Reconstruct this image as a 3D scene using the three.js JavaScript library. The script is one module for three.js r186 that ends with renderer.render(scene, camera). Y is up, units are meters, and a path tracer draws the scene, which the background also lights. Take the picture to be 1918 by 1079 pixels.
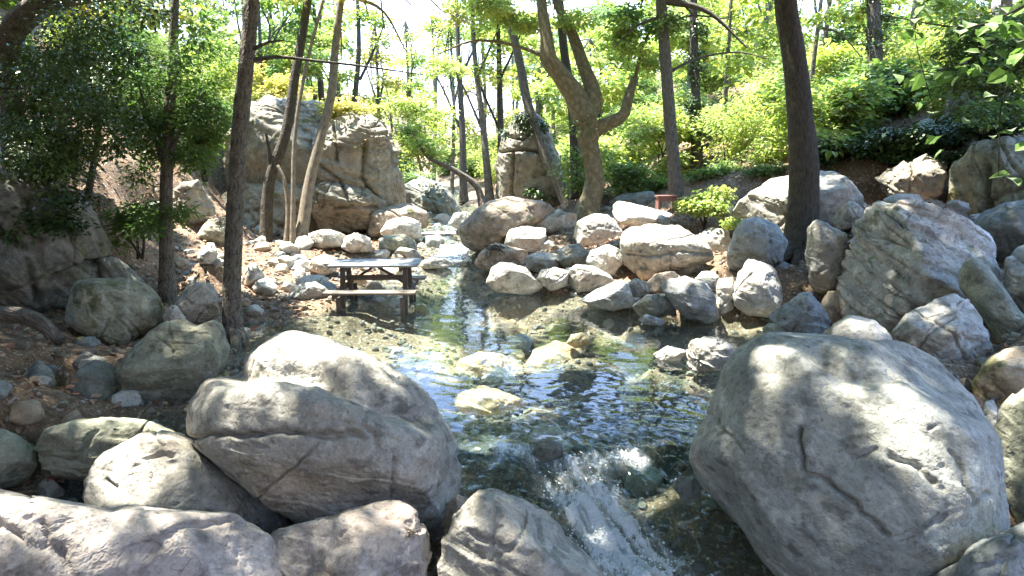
import * as THREE from 'three';
import { ImprovedNoise } from 'three/addons/math/ImprovedNoise.js';
import { mergeGeometries } from 'three/addons/utils/BufferGeometryUtils.js';

// ---------------------------------------------------------------- camera, sky, sun, exposure
const scene = new THREE.Scene();
const F = 1250, CX = 959, CY = 539.5, EYE = 3.2, PITCH = Math.atan(255.5 / F);
const camera = new THREE.PerspectiveCamera(2 * Math.atan(CY / F) * 180 / Math.PI, 1918 / 1079, 0.1, 900);
camera.position.set(0, EYE, 0);
camera.rotation.x = -PITCH;
const SUN = new THREE.Vector3(-0.34, 1.0, -0.2).normalize();
{
  const w = 256, h = 128, d = new Float32Array(w * h * 4);
  for (let j = 0; j < h; j++) for (let i = 0; i < w; i++) {
    const el = ((j + 0.5) / h - 0.5) * Math.PI, k = Math.pow(1 - Math.max(0, Math.sin(el)), 3.6), o = (j * w + i) * 4;
    d[o] = 0.25 + 0.59 * k; d[o + 1] = 0.45 + 0.45 * k; d[o + 2] = 0.91 + 0.11 * k; d[o + 3] = 1;
  }
  const sky = new THREE.DataTexture(d, w, h, THREE.RGBAFormat, THREE.FloatType);
  sky.mapping = THREE.EquirectangularReflectionMapping; sky.magFilter = THREE.LinearFilter; sky.needsUpdate = true;
  scene.background = sky; scene.environment = sky;
}
const sun = new THREE.DirectionalLight(new THREE.Color().setRGB(1, 0.93, 0.83), 5);
sun.position.copy(SUN).multiplyScalar(60).add(new THREE.Vector3(0, 0, -15)); sun.target.position.set(0, 0, -15);
sun.castShadow = true; sun.shadow.radius = 1.7; sun.shadow.mapSize.set(4096, 4096);
Object.assign(sun.shadow.camera, { left: -45, right: 45, top: 45, bottom: -45, near: 1, far: 140 });
scene.add(sun, sun.target);
const renderer = new THREE.WebGLRenderer({ antialias: true });
renderer.shadowMap.enabled = true;
renderer.toneMapping = THREE.LinearToneMapping;
renderer.toneMappingExposure = 6.2;

// ---------------------------------------------------------------- helpers
let seed = 7;
const srand = s => { seed = s >>> 0; };
const rnd = () => { seed = (seed + 0x6D2B79F5) >>> 0; let t = seed; t = Math.imul(t ^ (t >>> 15), t | 1); t ^= t + Math.imul(t ^ (t >>> 7), t | 61); return ((t ^ (t >>> 14)) >>> 0) / 4294967296; };
const rr = (a, b) => a + (b - a) * rnd();
const gauss = () => (rnd() + rnd() + rnd() + rnd() - 2) * 0.87;
const clamp = (x, a = 0, b = 1) => Math.min(b, Math.max(a, x));
const sstep = (a, b, x) => { const t = clamp((x - a) / (b - a)); return t * t * (3 - 2 * t); };
const lerp = (a, b, t) => a + (b - a) * t;
const perlin = new ImprovedNoise();
const n3 = (x, y, z) => perlin.noise(x + 37.3, y + 11.7, z + 71.9);
const fbm = (x, y, z, o = 4) => { let s = 0, a = 0.5; for (let i = 0; i < o; i++) { s += a * n3(x, y, z); x *= 2.03; y *= 2.03; z *= 2.03; a *= 0.5; } return s; };
const ridge = (x, y, z, o = 3) => { let s = 0, a = 0.5; for (let i = 0; i < o; i++) { s += a * (1 - Math.abs(n3(x, y, z)) * 2); x *= 2.1; y *= 2.1; z *= 2.1; a *= 0.5; } return s; };
const COS = Math.cos(PITCH), SIN = Math.sin(PITCH);
const RIGHT = new THREE.Vector3(1, 0, 0), UP = new THREE.Vector3(0, COS, -SIN), FWD = new THREE.Vector3(0, -SIN, -COS);
const V = (x, y, z) => new THREE.Vector3(x, y, z);
const at = (px, py, d) => V(0, EYE, 0).addScaledVector(RIGHT, (px - CX) / F * d).addScaledVector(UP, (CY - py) / F * d).addScaledVector(FWD, d);
const depthOn = (py, h) => (EYE - h) / (SIN - (CY - py) / F * COS);      // distance of the level h seen at a row
const taken = {};
const numbered = n => { const k = taken[n] = (taken[n] ?? -1) + 1; return k ? n + '_' + String(k).padStart(3, '0') : n; };
const shade = o => { o.traverse(m => { if (m.isMesh) m.castShadow = m.receiveShadow = true; }); return o; };
function tag(o, label, category, group, kind) { o.userData.label = label; if (category) o.userData.category = category; if (group) o.userData.group = group; if (kind) o.userData.kind = kind; return o; }
function add(o, name, label, category, group, kind) { o.name = numbered(name); tag(o, label, category, group, kind); scene.add(shade(o)); return o; }
function structure(name, geo, mat, label) { const m = new THREE.Mesh(geo, mat); m.name = numbered(name); m.userData = { kind: 'structure', label }; scene.add(shade(m)); return m; }
function curve1(keys, x) { if (x <= keys[0][0]) return keys[0].slice(1); for (let i = 1; i < keys.length; i++) if (x <= keys[i][0]) { const a = keys[i - 1], b = keys[i], t = (x - a[0]) / (b[0] - a[0]); return a.slice(1).map((v, k) => lerp(v, b[k + 1], t)); } return keys[keys.length - 1].slice(1); }

// ---------------------------------------------------------------- textures (what surfaces are made of)
const PERM = new Uint8Array(512); srand(99); for (let i = 0; i < 256; i++) PERM[i] = i; for (let i = 255; i > 0; i--) { const j = Math.floor(rnd() * (i + 1)); const t = PERM[i]; PERM[i] = PERM[j]; PERM[j] = t; } for (let i = 0; i < 256; i++) PERM[256 + i] = PERM[i];
function tn(x, y, p, s = 0) { // tiling gradient noise, period p, about -0.7..0.7
  const xi = Math.floor(x), yi = Math.floor(y), fx = x - xi, fy = y - yi, u = fx * fx * fx * (fx * (fx * 6 - 15) + 10), v = fy * fy * fy * (fy * (fy * 6 - 15) + 10);
  const g = (i, j, a, b) => { const h = PERM[PERM[((((i % p) + p) % p) + s * 31) & 255] + ((((j % p) + p) % p) & 255)] / 256 * 6.2832; return Math.cos(h) * a + Math.sin(h) * b; };
  return lerp(lerp(g(xi, yi, fx, fy), g(xi + 1, yi, fx - 1, fy), u), lerp(g(xi, yi + 1, fx, fy - 1), g(xi + 1, yi + 1, fx - 1, fy - 1), u), v);
}
const tf = (u, v, p, o = 4, s = 0, g = 0.5) => { let r = 0, a = 1, n = 0; for (let i = 0; i < o; i++) { r += a * tn(u * p, v * p, p, s + i); n += a; a *= g; p *= 2; } return r / n * 1.4; };
function tex(w, h, fn, srgb, rep = true) {
  const d = new Uint8Array(w * h * 4), c = [0, 0, 0];
  for (let j = 0; j < h; j++) for (let i = 0; i < w; i++) { fn((i + 0.5) / w, (j + 0.5) / h, c); const o = (j * w + i) * 4; for (let k = 0; k < 3; k++) { let x = clamp(c[k]); if (srgb) x = x <= 0.0031308 ? x * 12.92 : 1.055 * Math.pow(x, 1 / 2.4) - 0.055; d[o + k] = x * 255; } d[o + 3] = 255; }
  const t = new THREE.DataTexture(d, w, h); t.magFilter = THREE.LinearFilter; t.minFilter = THREE.LinearMipmapLinearFilter; t.generateMipmaps = true;
  if (srgb) t.colorSpace = THREE.SRGBColorSpace; if (rep) t.wrapS = t.wrapT = THREE.RepeatWrapping; t.needsUpdate = true; return t;
}
const grey = f => (u, v, c) => { c[0] = c[1] = c[2] = f(u, v); };
// rock: grain, lichen specks, dark pits, hairline cracks; tile = 1.7 m
const hair = (u, v) => { const a = tf(u, v, 5, 4, 3), b = tf(u, v, 9, 3, 8); return Math.max(sstep(0.022, 0, Math.abs(a)) * sstep(0.05, 0.25, tf(u, v, 4, 2, 21)), 0.7 * sstep(0.018, 0, Math.abs(b)) * sstep(0.1, 0.3, tf(u, v, 5, 2, 31))); };
const rockMap = tex(1024, 1024, (u, v, c) => {
  const a = tf(u, v, 6, 5, 1), g = tf(u, v, 64, 3, 5, 0.7), l = sstep(0.22, 0.36, tf(u, v, 14, 4, 12, 0.62)), p = sstep(0.3, 0.42, tf(u, v, 40, 2, 17)), k = hair(u, v), w = sstep(0.15, 0.5, tf(u, v, 3, 5, 41, 0.6));
  const mid = tf(u, v, 20, 4, 44, 0.6), streak = tf(u * 1, v, 11, 4, 47, 0.65); let t = 0.80 + 0.24 * a + 0.24 * g + 0.22 * mid + 0.12 * l - 0.16 * sstep(0.12, 0.34, streak); t *= 1 - 0.2 * p; t *= 1 - 0.22 * k;
  c[0] = t * (1 + 0.05 * w - 0.02 * l); c[1] = t * (1.0 - 0.005 * w); c[2] = t * (0.955 - 0.06 * w + 0.03 * l);
}, true);
const rockBump = tex(1024, 1024, grey((u, v) => 0.55 + 0.24 * tf(u, v, 7, 5, 2, 0.6) + 0.22 * tf(u, v, 22, 4, 44, 0.65) + 0.12 * tf(u, v, 50, 3, 6, 0.7) - 0.14 * hair(u, v) - 0.06 * sstep(0.3, 0.42, tf(u, v, 40, 2, 17))));
const barkMap = tex(512, 512, (u, v, c) => { const r = tf(u * 1, v, 4, 4, 3), f = 1 - Math.abs(tn(u * 14 + 1.3 * r, v * 3, 9999, 4)) * 2.1, a = tf(u, v, 24, 3, 9), l = sstep(0.2, 0.4, tf(u, v, 7, 4, 14)); const t = 0.5 + 0.42 * f + 0.34 * a + 0.32 * r; c[0] = t * (1 + 0.1 * l); c[1] = t * (0.97 + 0.16 * l); c[2] = t * (0.92 + 0.1 * l); }, true);
const barkBump = tex(512, 512, grey((u, v) => 0.3 + 0.42 * (1 - Math.abs(tn(u * 14 + 1.3 * tf(u, v, 4, 4, 3), v * 3, 9999, 4)) * 2.1) + 0.25 * tf(u, v, 10, 4, 8, 0.6) - 0.4 * sstep(0.12, 0, Math.abs(tf(u * 2, v, 5, 4, 4))) ));
const planeMap = tex(512, 512, (u, v, c) => { const a = tf(u, v, 5, 4, 23), b = tf(u, v, 9, 4, 27), g = tf(u, v, 40, 2, 29); const p = sstep(-0.1, 0.25, a), q = sstep(0.1, 0.18, b); c[0] = lerp(0.66, 0.95, p) + 0.2 * g + 0.15 * b; c[1] = lerp(0.62, 0.9, p) + 0.2 * g + 0.15 * b; c[2] = lerp(0.48, 0.74, p) + 0.16 * g + 0.12 * b; for (let k = 0; k < 3; k++) c[k] *= 1 - 0.3 * q * (1 - p); }, true);
const groundMap = tex(1024, 1024, (u, v, c) => { const a = tf(u, v, 5, 5, 51), b = tf(u, v, 46, 3, 53, 0.75), l = sstep(0.18, 0.3, tf(u, v, 30, 3, 55)), s = sstep(0.25, 0.35, tf(u, v, 22, 3, 58)), t = 0.75 + 0.3 * a + 0.45 * b; c[0] = t * lerp(lerp(0.20, 0.36, l), 0.42, s); c[1] = t * lerp(lerp(0.15, 0.24, l), 0.40, s); c[2] = t * lerp(lerp(0.10, 0.16, l), 0.36, s); }, true);
const groundBump = tex(1024, 1024, grey((u, v) => 0.5 + 0.3 * tf(u, v, 46, 3, 53, 0.75) + 0.3 * tf(u, v, 16, 3, 55)));
const rippleBump = tex(1024, 1024, grey((u, v) => { const wx = 0.02 * tf(u, v, 5, 2, 61), wy = 0.02 * tf(u, v, 5, 2, 63); return 0.5 + 0.24 * tf(u + wx, v + wy, 9, 2, 65, 0.35) + 0.10 * tf(u * 1 + wy, v + wx, 20, 2, 67, 0.4) + 0.025 * tf(u, v, 52, 2, 69); }));
const woodMap = tex(512, 512, (u, v, c) => { const g = tn(u * 4 + 0.3 * tn(u * 3, v * 8, 99), v * 60, 9999, 71), b = tf(u, v, 6, 4, 73), t = 0.8 + 0.22 * g + 0.3 * b; c[0] = t; c[1] = t * 0.97; c[2] = t * 0.93; }, true);

// ---------------------------------------------------------------- materials
const rgb = (r, g, b) => new THREE.Color().setRGB(r, g, b);
const std = o => new THREE.MeshStandardMaterial(o);
const M = {
  rock: std({ color: rgb(1, 1, 1), map: rockMap, bumpMap: rockBump, bumpScale: 0.032, roughness: 0.82, vertexColors: true }),
  bark: std({ color: rgb(0.20, 0.185, 0.16), map: barkMap, bumpMap: barkBump, bumpScale: 0.05, roughness: 0.95 }),
  darkBark: std({ color: rgb(0.095, 0.082, 0.062), map: barkMap, bumpMap: barkBump, bumpScale: 0.035, roughness: 0.95 }),
  paleBark: std({ color: rgb(0.30, 0.26, 0.20), map: barkMap, bumpMap: barkBump, bumpScale: 0.015, roughness: 0.9 }),
  planeBark: std({ color: rgb(0.25, 0.22, 0.155), map: planeMap, bumpMap: barkBump, bumpScale: 0.02, roughness: 0.9 }),
  ground: std({ color: rgb(1, 1, 1), map: groundMap, bumpMap: groundBump, bumpScale: 0.05, roughness: 1, vertexColors: true }),
  greyWood: std({ color: rgb(0.30, 0.335, 0.37), map: woodMap, bumpMap: woodMap, bumpScale: 0.006, roughness: 0.7 }),
  brownWood: std({ color: rgb(0.10, 0.085, 0.075), map: woodMap, bumpMap: woodMap, bumpScale: 0.006, roughness: 0.8 }),
  benchWood: std({ color: rgb(0.21, 0.185, 0.155), map: woodMap, bumpMap: woodMap, bumpScale: 0.008, roughness: 0.8 }),
  redWood: std({ color: rgb(0.17, 0.075, 0.06), map: woodMap, bumpMap: woodMap, bumpScale: 0.006, roughness: 0.8 }),
};
const leafMat = (r, g, b, rough = 0.62, tr = 0.45) => new THREE.MeshPhysicalMaterial({ color: rgb(r, g, b), roughness: rough, transmission: tr, thickness: 0, ior: 1.42, side: THREE.DoubleSide });
const LM = {
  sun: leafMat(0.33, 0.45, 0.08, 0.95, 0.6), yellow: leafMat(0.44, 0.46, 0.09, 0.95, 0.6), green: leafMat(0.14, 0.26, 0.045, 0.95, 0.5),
  dark: std({ color: rgb(0.085, 0.155, 0.04), roughness: 0.34, side: THREE.DoubleSide }), laurel: leafMat(0.10, 0.21, 0.035, 0.95, 0.4), ivy: std({ color: rgb(0.05, 0.10, 0.032), roughness: 0.4, side: THREE.DoubleSide }),
  litter: std({ color: rgb(1, 1, 1), roughness: 0.9, side: THREE.DoubleSide }),
};

// ---------------------------------------------------------------- the lie of the land
//            z      left   right  water  (edges of the stream, level of its surface)
const STREAM = [[-90, -16, -14, 2.4], [-60, -11, -9, 1.4], [-42, -5.2, -3.4, 0.85], [-30, -3.1, -1.5, 0.5], [-22, -2.5, -1.0, 0.24], [-20, -2.6, -0.9, 0.1], [-18.5, -2.6, -0.7, 0], [-17, -3.2, -0.3, 0], [-15, -4.0, 1.1, 0], [-13.5, -4.0, 2.6, 0], [-12.5, -4.3, 4.8, 0], [-11, -4.5, 4.6, 0], [-9, -3.2, 3.4, 0], [-7.6, -1.6, 2.6, 0], [-6.9, -0.9, 2.7, -0.02], [-6.3, -0.6, 2.9, -0.2], [-5.6, -0.4, 3.1, -0.48], [-5, -0.4, 3.2, -0.55], [6, -0.6, 3.2, -0.7]];
const CONTROL = [];                                                         // ground heights under rocks and trees
function bareGround(x, z) {
  const [l, r, w] = curve1(STREAM, z);
  const far = Math.max(0, -z - 24);
  if (x > l && x < r && z < 4.5) { const e = Math.min(x - l, r - x); return w - 0.04 - 0.42 * sstep(0, 1.6, e) - 0.10 * sstep(-8, -9, z) * sstep(0.5, 2, e) + 0.05 * fbm(x * 0.9, 3, z * 0.9, 3); }
  const s = x <= l ? l - x : x - r, left = x <= l;
  let h = w - 0.04;
  if (left) h += 0.14 * Math.min(s, 4.2) + 0.62 * Math.max(0, s - 4.2) * sstep(3, 8, s);
  else h += 0.30 * Math.min(s, 5) + 0.34 * Math.max(0, s - 5);
  h = Math.min(h, w + 3 + 22 * (1 - Math.exp(-Math.max(0, h - w - 3) / 22)));
  h += 11 * sstep(4.5, 16, z);                                              // unseen rise added behind the viewer to darken the foreground shade
  return h + 0.3 * sstep(0.3, 3, s) * fbm(x * 0.35, 7, z * 0.35, 4) + 0.02 * far * sstep(2, 20, s);
}
function ground(x, z) {
  const b = bareGround(x, z); let sw = 0, sd = 0;
  for (const c of CONTROL) { const dx = x - c.x, dz = z - c.z, q = (dx * dx + dz * dz) / (c.r * c.r); if (q < 6) { const w = Math.exp(-q * 1.3); sw += w; sd += w * (c.y - c.b); } }
  const h = b + (sw > 0 ? sd / Math.max(sw, 0.75) : 0), [l, r, w] = curve1(STREAM, z), e = Math.min(x - l, r - x);
  return e > 0 ? Math.min(h, lerp(h, Math.min(h, w - lerp(0.07, 0.22, sstep(-2.6, -1.0, x + 40 * sstep(-9.5, -8, z))) - 0.12 * sstep(-7.5, -6, z)), sstep(0, 0.5, e))) : h;
}
const waterAt = z => curve1(STREAM, z)[2];

// ---------------------------------------------------------------- rocks
const TOPO = {};
function cubeSphere(n) {
  if (TOPO[n]) return TOPO[n];
  const key = new Map(), pos = [], idx = [], half = n / 2;
  const vert = (a, b, c) => { const k = (a * (n + 1) + b) * (n + 1) + c; let i = key.get(k); if (i === undefined) { i = pos.length / 3; key.set(k, i); const t = q => Math.tan((q / half - 1) * Math.PI / 4); const x = t(a), y = t(b), z = t(c), l = Math.hypot(x, y, z); pos.push(x / l, y / l, z / l); } return i; };
  for (let f = 0; f < 6; f++) for (let i = 0; i < n; i++) for (let j = 0; j < n; j++) {
    const p = (i, j) => f === 0 ? vert(i, j, n) : f === 1 ? vert(j, i, 0) : f === 2 ? vert(n, j, n - i) : f === 3 ? vert(0, j, i) : f === 4 ? vert(i, n, n - j) : vert(i, 0, j);
    const a = p(i, j), b = p(i + 1, j), c = p(i + 1, j + 1), d = p(i, j + 1);
    if ((i + j) & 1) idx.push(a, b, d, b, c, d); else idx.push(a, b, c, a, c, d);
  }
  return TOPO[n] = { pos: new Float32Array(pos), idx: new Uint32Array(idx) };
}
function finish(P, idx, colorOf, tile = 1.7, off = 0) { // normals, then uv by the main direction of each face, in metres
  const N = new Float32Array(P.length);
  for (let i = 0; i < idx.length; i += 3) {
    const a = idx[i] * 3, b = idx[i + 1] * 3, c = idx[i + 2] * 3;
    const ux = P[b] - P[a], uy = P[b + 1] - P[a + 1], uz = P[b + 2] - P[a + 2], vx = P[c] - P[a], vy = P[c + 1] - P[a + 1], vz = P[c + 2] - P[a + 2];
    const nx = uy * vz - uz * vy, ny = uz * vx - ux * vz, nz = ux * vy - uy * vx;
    for (const q of [a, b, c]) { N[q] += nx; N[q + 1] += ny; N[q + 2] += nz; }
  }
  const nv = P.length / 3; for (let i = 0; i < nv; i++) { const l = Math.hypot(N[3 * i], N[3 * i + 1], N[3 * i + 2]) || 1; N[3 * i] /= l; N[3 * i + 1] /= l; N[3 * i + 2] /= l; }
  const map = new Int32Array(nv * 3).fill(-1), op = [], on = [], ouv = [], oc = [], oi = new Uint32Array(idx.length), col = [1, 1, 1];
  for (let i = 0; i < idx.length; i += 3) {
    let sx = 0, sy = 0, sz = 0; for (let k = 0; k < 3; k++) { const q = idx[i + k] * 3; sx += Math.abs(N[q]); sy += Math.abs(N[q + 1]); sz += Math.abs(N[q + 2]); }
    const ax = sx > sy && sx > sz ? 0 : sy > sz ? 1 : 2;
    for (let k = 0; k < 3; k++) {
      const v = idx[i + k], m = v * 3 + ax;
      if (map[m] < 0) {
        map[m] = op.length / 3; const x = P[3 * v], y = P[3 * v + 1], z = P[3 * v + 2];
        op.push(x, y, z); on.push(N[3 * v], N[3 * v + 1], N[3 * v + 2]);
        ouv.push((ax === 0 ? z : x) / tile + off + ax * 0.37, (ax === 1 ? z : y) / tile + off * 1.7);
        colorOf(x, y, z, N[3 * v + 1], col); oc.push(col[0], col[1], col[2]);
      }
      oi[i + k] = map[m];
    }
  }
  const g = new THREE.BufferGeometry();
  g.setAttribute('position', new THREE.Float32BufferAttribute(op, 3)); g.setAttribute('normal', new THREE.Float32BufferAttribute(on, 3));
  g.setAttribute('uv', new THREE.Float32BufferAttribute(ouv, 2)); g.setAttribute('color', new THREE.Float32BufferAttribute(oc, 3));
  g.setIndex(new THREE.BufferAttribute(oi, 1)); return g;
}
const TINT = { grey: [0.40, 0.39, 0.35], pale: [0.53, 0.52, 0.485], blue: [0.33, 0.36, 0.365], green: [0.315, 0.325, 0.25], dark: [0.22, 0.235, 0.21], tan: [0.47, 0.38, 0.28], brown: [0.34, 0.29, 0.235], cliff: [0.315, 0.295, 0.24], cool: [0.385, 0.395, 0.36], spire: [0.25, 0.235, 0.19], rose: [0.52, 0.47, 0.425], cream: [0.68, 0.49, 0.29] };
const segDist = (x, y, L) => { let b = 1e9; for (let i = 1; i < L.length; i++) { const [ax, ay] = L[i - 1], [bx, by] = L[i], dx = bx - ax, dy = by - ay, t = clamp(((x - ax) * dx + (y - ay) * dy) / (dx * dx + dy * dy)); b = Math.min(b, Math.hypot(x - ax - t * dx, y - ay - t * dy)); } return b; };
let rockSeed = 100;
// pts: outline in the photograph; d: distance, or h: height of the ground under its lowest point; t: thickness against width
function rock(name, label, pts, o = {}) {
  const s = rockSeed += 13; srand(s * 77);
  const ys = pts.map(p => p[1]), xs = pts.map(p => p[0]), maxY = Math.max(...ys);
  const d = o.d ?? depthOn(maxY, o.h ?? 0), k = d / F;
  const cx = (Math.min(...xs) + Math.max(...xs)) / 2, cy = (Math.min(...ys) + maxY) / 2;
  const C = at(cx, cy, d), eye = camera.position, OUT = eye.clone().sub(C).normalize(), RX = V(0, 1, 0).cross(OUT).normalize(), UY = OUT.clone().cross(RX), span = C.clone().sub(eye).dot(OUT);
  const local = ([x, y]) => { const r = at(x, y, 1).sub(eye), q = r.multiplyScalar(span / r.dot(OUT)).add(eye).sub(C); return [q.dot(RX), q.dot(UY)]; };
  const L = pts.map(local);
  const W = (Math.max(...xs) - Math.min(...xs)) * k, H = (maxY - Math.min(...ys)) * k, T = (o.t ?? 0.8) * Math.min(W, H * 1.5) / 2 + 0.1 * Math.max(W, H) / 2, size = (W + H) / 2;
  const n = o.n ?? Math.round(clamp(size * F / d / 4.2, 16, 64));
  const NA = 180; let R = new Float64Array(NA);
  for (let a = 0; a < NA; a++) { const th = a / NA * 2 * Math.PI, ux = Math.cos(th), uy = Math.sin(th); let best = 0; for (let i = 0; i < L.length; i++) { const [ax, ay] = L[i], [bx, by] = L[(i + 1) % L.length], ex = bx - ax, ey = by - ay, den = ux * ey - uy * ex; if (Math.abs(den) < 1e-9) continue; const r = (ax * ey - ay * ex) / den, q = (ax * uy - ay * ux) / den; if (r > 0 && q >= -1e-6 && q <= 1 + 1e-6) best = Math.max(best, r); } R[a] = best || size / 4; }
  const smooth = (A, m) => { for (let q = 0; q < m; q++) { const B = A.slice(); for (let a = 0; a < NA; a++) A[a] = (B[(a + NA - 1) % NA] + 2 * B[a] + B[(a + 1) % NA]) / 4; } return A; };
  smooth(R, o.sharp ? 2 : 7); const R2 = smooth(R.slice(), 160);
  const rad = (A, th) => { const f = ((th / (2 * Math.PI) + 2) % 1) * NA, i = Math.floor(f), t = f - i; return lerp(A[i % NA], A[(i + 1) % NA], t); };
  const { pos, idx } = cubeSphere(n), nv = pos.length / 3, P = new Float32Array(nv * 3), e = o.e ?? 0.72;
  for (let i = 0; i < nv; i++) {
    const x = pos[3 * i], y = pos[3 * i + 1], z = pos[3 * i + 2], rho = Math.hypot(x, y), th = Math.atan2(y, x);
    const rp = Math.pow(rho, e), zp = Math.sign(z) * Math.pow(Math.abs(z), e), q = lerp(rad(R2, th), rad(R, th), sstep(0.35, 0.95, rho));
    P[3 * i] = Math.cos(th) * rp * q; P[3 * i + 1] = Math.sin(th) * rp * q; P[3 * i + 2] = zp * T;
  }
  // flat breaks: given ones, then a few at random on front and back
  const cuts = (o.cuts ?? []).map(c => [...c]);
  for (let i = 0; i < (o.facets ?? 5); i++) { const a = rr(0, 6.28), q = rr(0.35, 0.85) * (i % 3 === 2 ? -1 : 1); cuts.push([Math.cos(a) * Math.sqrt(1 - q * q), Math.sin(a) * Math.sqrt(1 - q * q), q, rr(0.72, 0.93)]); }
  for (const [a, b, c, f] of cuts) {
    const l = Math.hypot(a, b, c), nx = a / l, ny = b / l, nz = c / l; let sup = 0;
    for (let i = 0; i < nv; i++) sup = Math.max(sup, nx * P[3 * i] + ny * P[3 * i + 1] + nz * P[3 * i + 2]);
    const lim = sup * f, soft = size * 0.02;
    for (let i = 0; i < nv; i++) { const q = nx * P[3 * i] + ny * P[3 * i + 1] + nz * P[3 * i + 2] - lim; if (q > -soft) { const m = q > soft ? q : (q + soft) ** 2 / (4 * soft); P[3 * i] -= nx * m; P[3 * i + 1] -= ny * m; P[3 * i + 2] -= nz * m; } }
  }
  const amp = o.rough ?? 1, la = o.layer ?? [0.3, 1, 0.2], ll = Math.hypot(...la), ls = o.layers ?? 0.5;
  const lines = (o.cracks ?? []).map(([w, dep, ...c]) => [w, dep, c.map(local)]);
  const joints = []; for (let q = 0; q < (o.joints ?? (name === 'cliff_rock' ? 10 : 4)); q++) { const a = rr(0, 6.28), e1 = rr(-0.7, 0.7), e2 = Math.sqrt(1 - e1 * e1); joints.push([Math.cos(a) * e2, q % 2 ? e1 : Math.sign(e1) * Math.max(0.6, Math.abs(e1)), Math.sin(a) * e2 * 0.5, rr(-0.3, 0.3) * size, Math.max(0.011, 0.42 * 4 * size / n / 3)]); }
  const Q = new Float32Array(P), fs = 1 / Math.max(0.5, size);
  const dirs = pos;
  for (let i = 0; i < nv; i++) {
    const x = P[3 * i] + s * 1.37, y = P[3 * i + 1], z = P[3 * i + 2] + s * 0.31;
    let m = amp * size * 0.085 * fbm(x * 1.7 * fs, y * 1.7 * fs, z * 1.7 * fs, 3) + amp * 0.030 * Math.min(1, size) * fbm(x * 4.5, y * 4.5, z * 4.5, 3) + amp * 0.012 * fbm(x * 17, y * 17, z * 17, 2);
    const u = (la[0] * x + la[1] * y + la[2] * z) / ll, wob = u + 0.10 * fbm(x * 2.2, y * 2.2, z * 2.2, 3);
    const st = n3(wob * 7, s * 3.1, 0.2 * x), g = sstep(0.05, 0, Math.abs(n3(wob * 4.5 + 9, s, 0.35 * x + 0.2 * z)));
    m += ls * (0.035 * st - 0.035 * g * sstep(-0.1, 0.25, fbm(x * 1.3, y * 1.3 + 5, z * 1.3, 2))) * Math.min(1, size * 1.2);
    const tr = wob * 3.1 / Math.max(0.6, size * 0.5) + s, fr = tr - Math.floor(tr); m += ls * 0.05 * Math.min(1, size) * (Math.pow(fr, 1.6) - 0.45) * sstep(-0.15, 0.25, fbm(x * 0.9 + 20, y * 0.9, z * 0.9, 2));
    for (const [a, b, c, off, wd] of joints) { const q = a * P[3 * i] + b * P[3 * i + 1] + c * P[3 * i + 2] - off + 0.06 * size * fbm(x * 1.8, y * 1.8, z * 1.8, 3) + 0.012 * n3(x * 14, y * 14, z * 14); m -= amp * 0.04 * Math.min(1, size) * Math.exp(-((q / wd) ** 2)) * sstep(-0.05, 0.22, n3(x * 1.4 / size + 3, y * 1.4 / size + 60, z * 1.4 / size)); }
    const pit = n3(x * 11, y * 11 + 30, z * 11); m -= amp * 0.014 * sstep(0.42, 0.6, pit);
    for (const [w, dep, c] of lines) if (P[3 * i + 2] > -0.2 * T) { const q = segDist(P[3 * i] + 0.03 * n3(x * 9, y * 9, z * 9), P[3 * i + 1] + 0.03 * n3(x * 9 + 5, y * 9, z * 9), c); m -= dep * Math.exp(-((q / w) ** 2)); }
    Q[3 * i] += dirs[3 * i] * m; Q[3 * i + 1] += dirs[3 * i + 1] * m; Q[3 * i + 2] += dirs[3 * i + 2] * m;
  }
  // to the world, origin at the foot
  let lo = 1e9; const w = new Float32Array(nv * 3);
  for (let i = 0; i < nv; i++) { const x = Q[3 * i], y = Q[3 * i + 1], z = Q[3 * i + 2]; w[3 * i] = x * RX.x + y * UY.x + z * OUT.x; w[3 * i + 1] = x * RX.y + y * UY.y + z * OUT.y; w[3 * i + 2] = x * RX.z + y * UY.z + z * OUT.z; lo = Math.min(lo, w[3 * i + 1]); }
  for (let i = 0; i < nv; i++) w[3 * i + 1] -= lo;
  const base = V(C.x, C.y + lo, C.z), tint = TINT[o.tint ?? 'grey'], moss = o.moss ?? 0.12, stain = o.stain ?? 0.25, jit = rr(0.92, 1.08);
  const veins = (o.veins ?? []).map(([wd, ...c]) => [wd, c.map(local)]);
  const color = (x, y, z, ny, c) => {
    const X = x + s * 1.7, a = fbm(X * 1.4, y * 1.4, z * 1.4, 3), b = fbm(X * 4 + 30, y * 4, z * 4, 4), mo = sstep(0.30 - 0.5 * moss, 0.42 - 0.5 * moss, fbm(X * 2.6, y * 2.6 + 50, z * 2.6, 4) + 0.12 * b) * Math.min(1, moss * 4), stn = sstep(0.22 - 0.3 * stain, 0.42 - 0.3 * stain, fbm(X * 1.9 + 80, y * 2.6, z * 1.9, 4)) * stain;
    const li = sstep(0.17, 0.23, fbm(X * 6 + 9, y * 6, z * 6, 4)) * 0.3; const dk = sstep(0.16, 0.3, fbm(X * 5 + 60, y * 7, z * 5, 4)), pk = sstep(0.05, 0.3, fbm(X * 0.9 + 15, y * 0.9, z * 0.9, 3)); let t = jit * (1 + 0.36 * a + 0.42 * b + li) * (1 - 0.42 * dk);
    for (let q = 0; q < 3; q++) { c[q] = tint[q] * t * lerp(1, [1.06, 0.98, 0.93][q], pk); c[q] = lerp(c[q], [0.23, 0.19, 0.15][q] * t, stn * 0.8); c[q] = lerp(c[q], [0.13, 0.15, 0.055][q] * t, mo * 0.75); }
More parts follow.
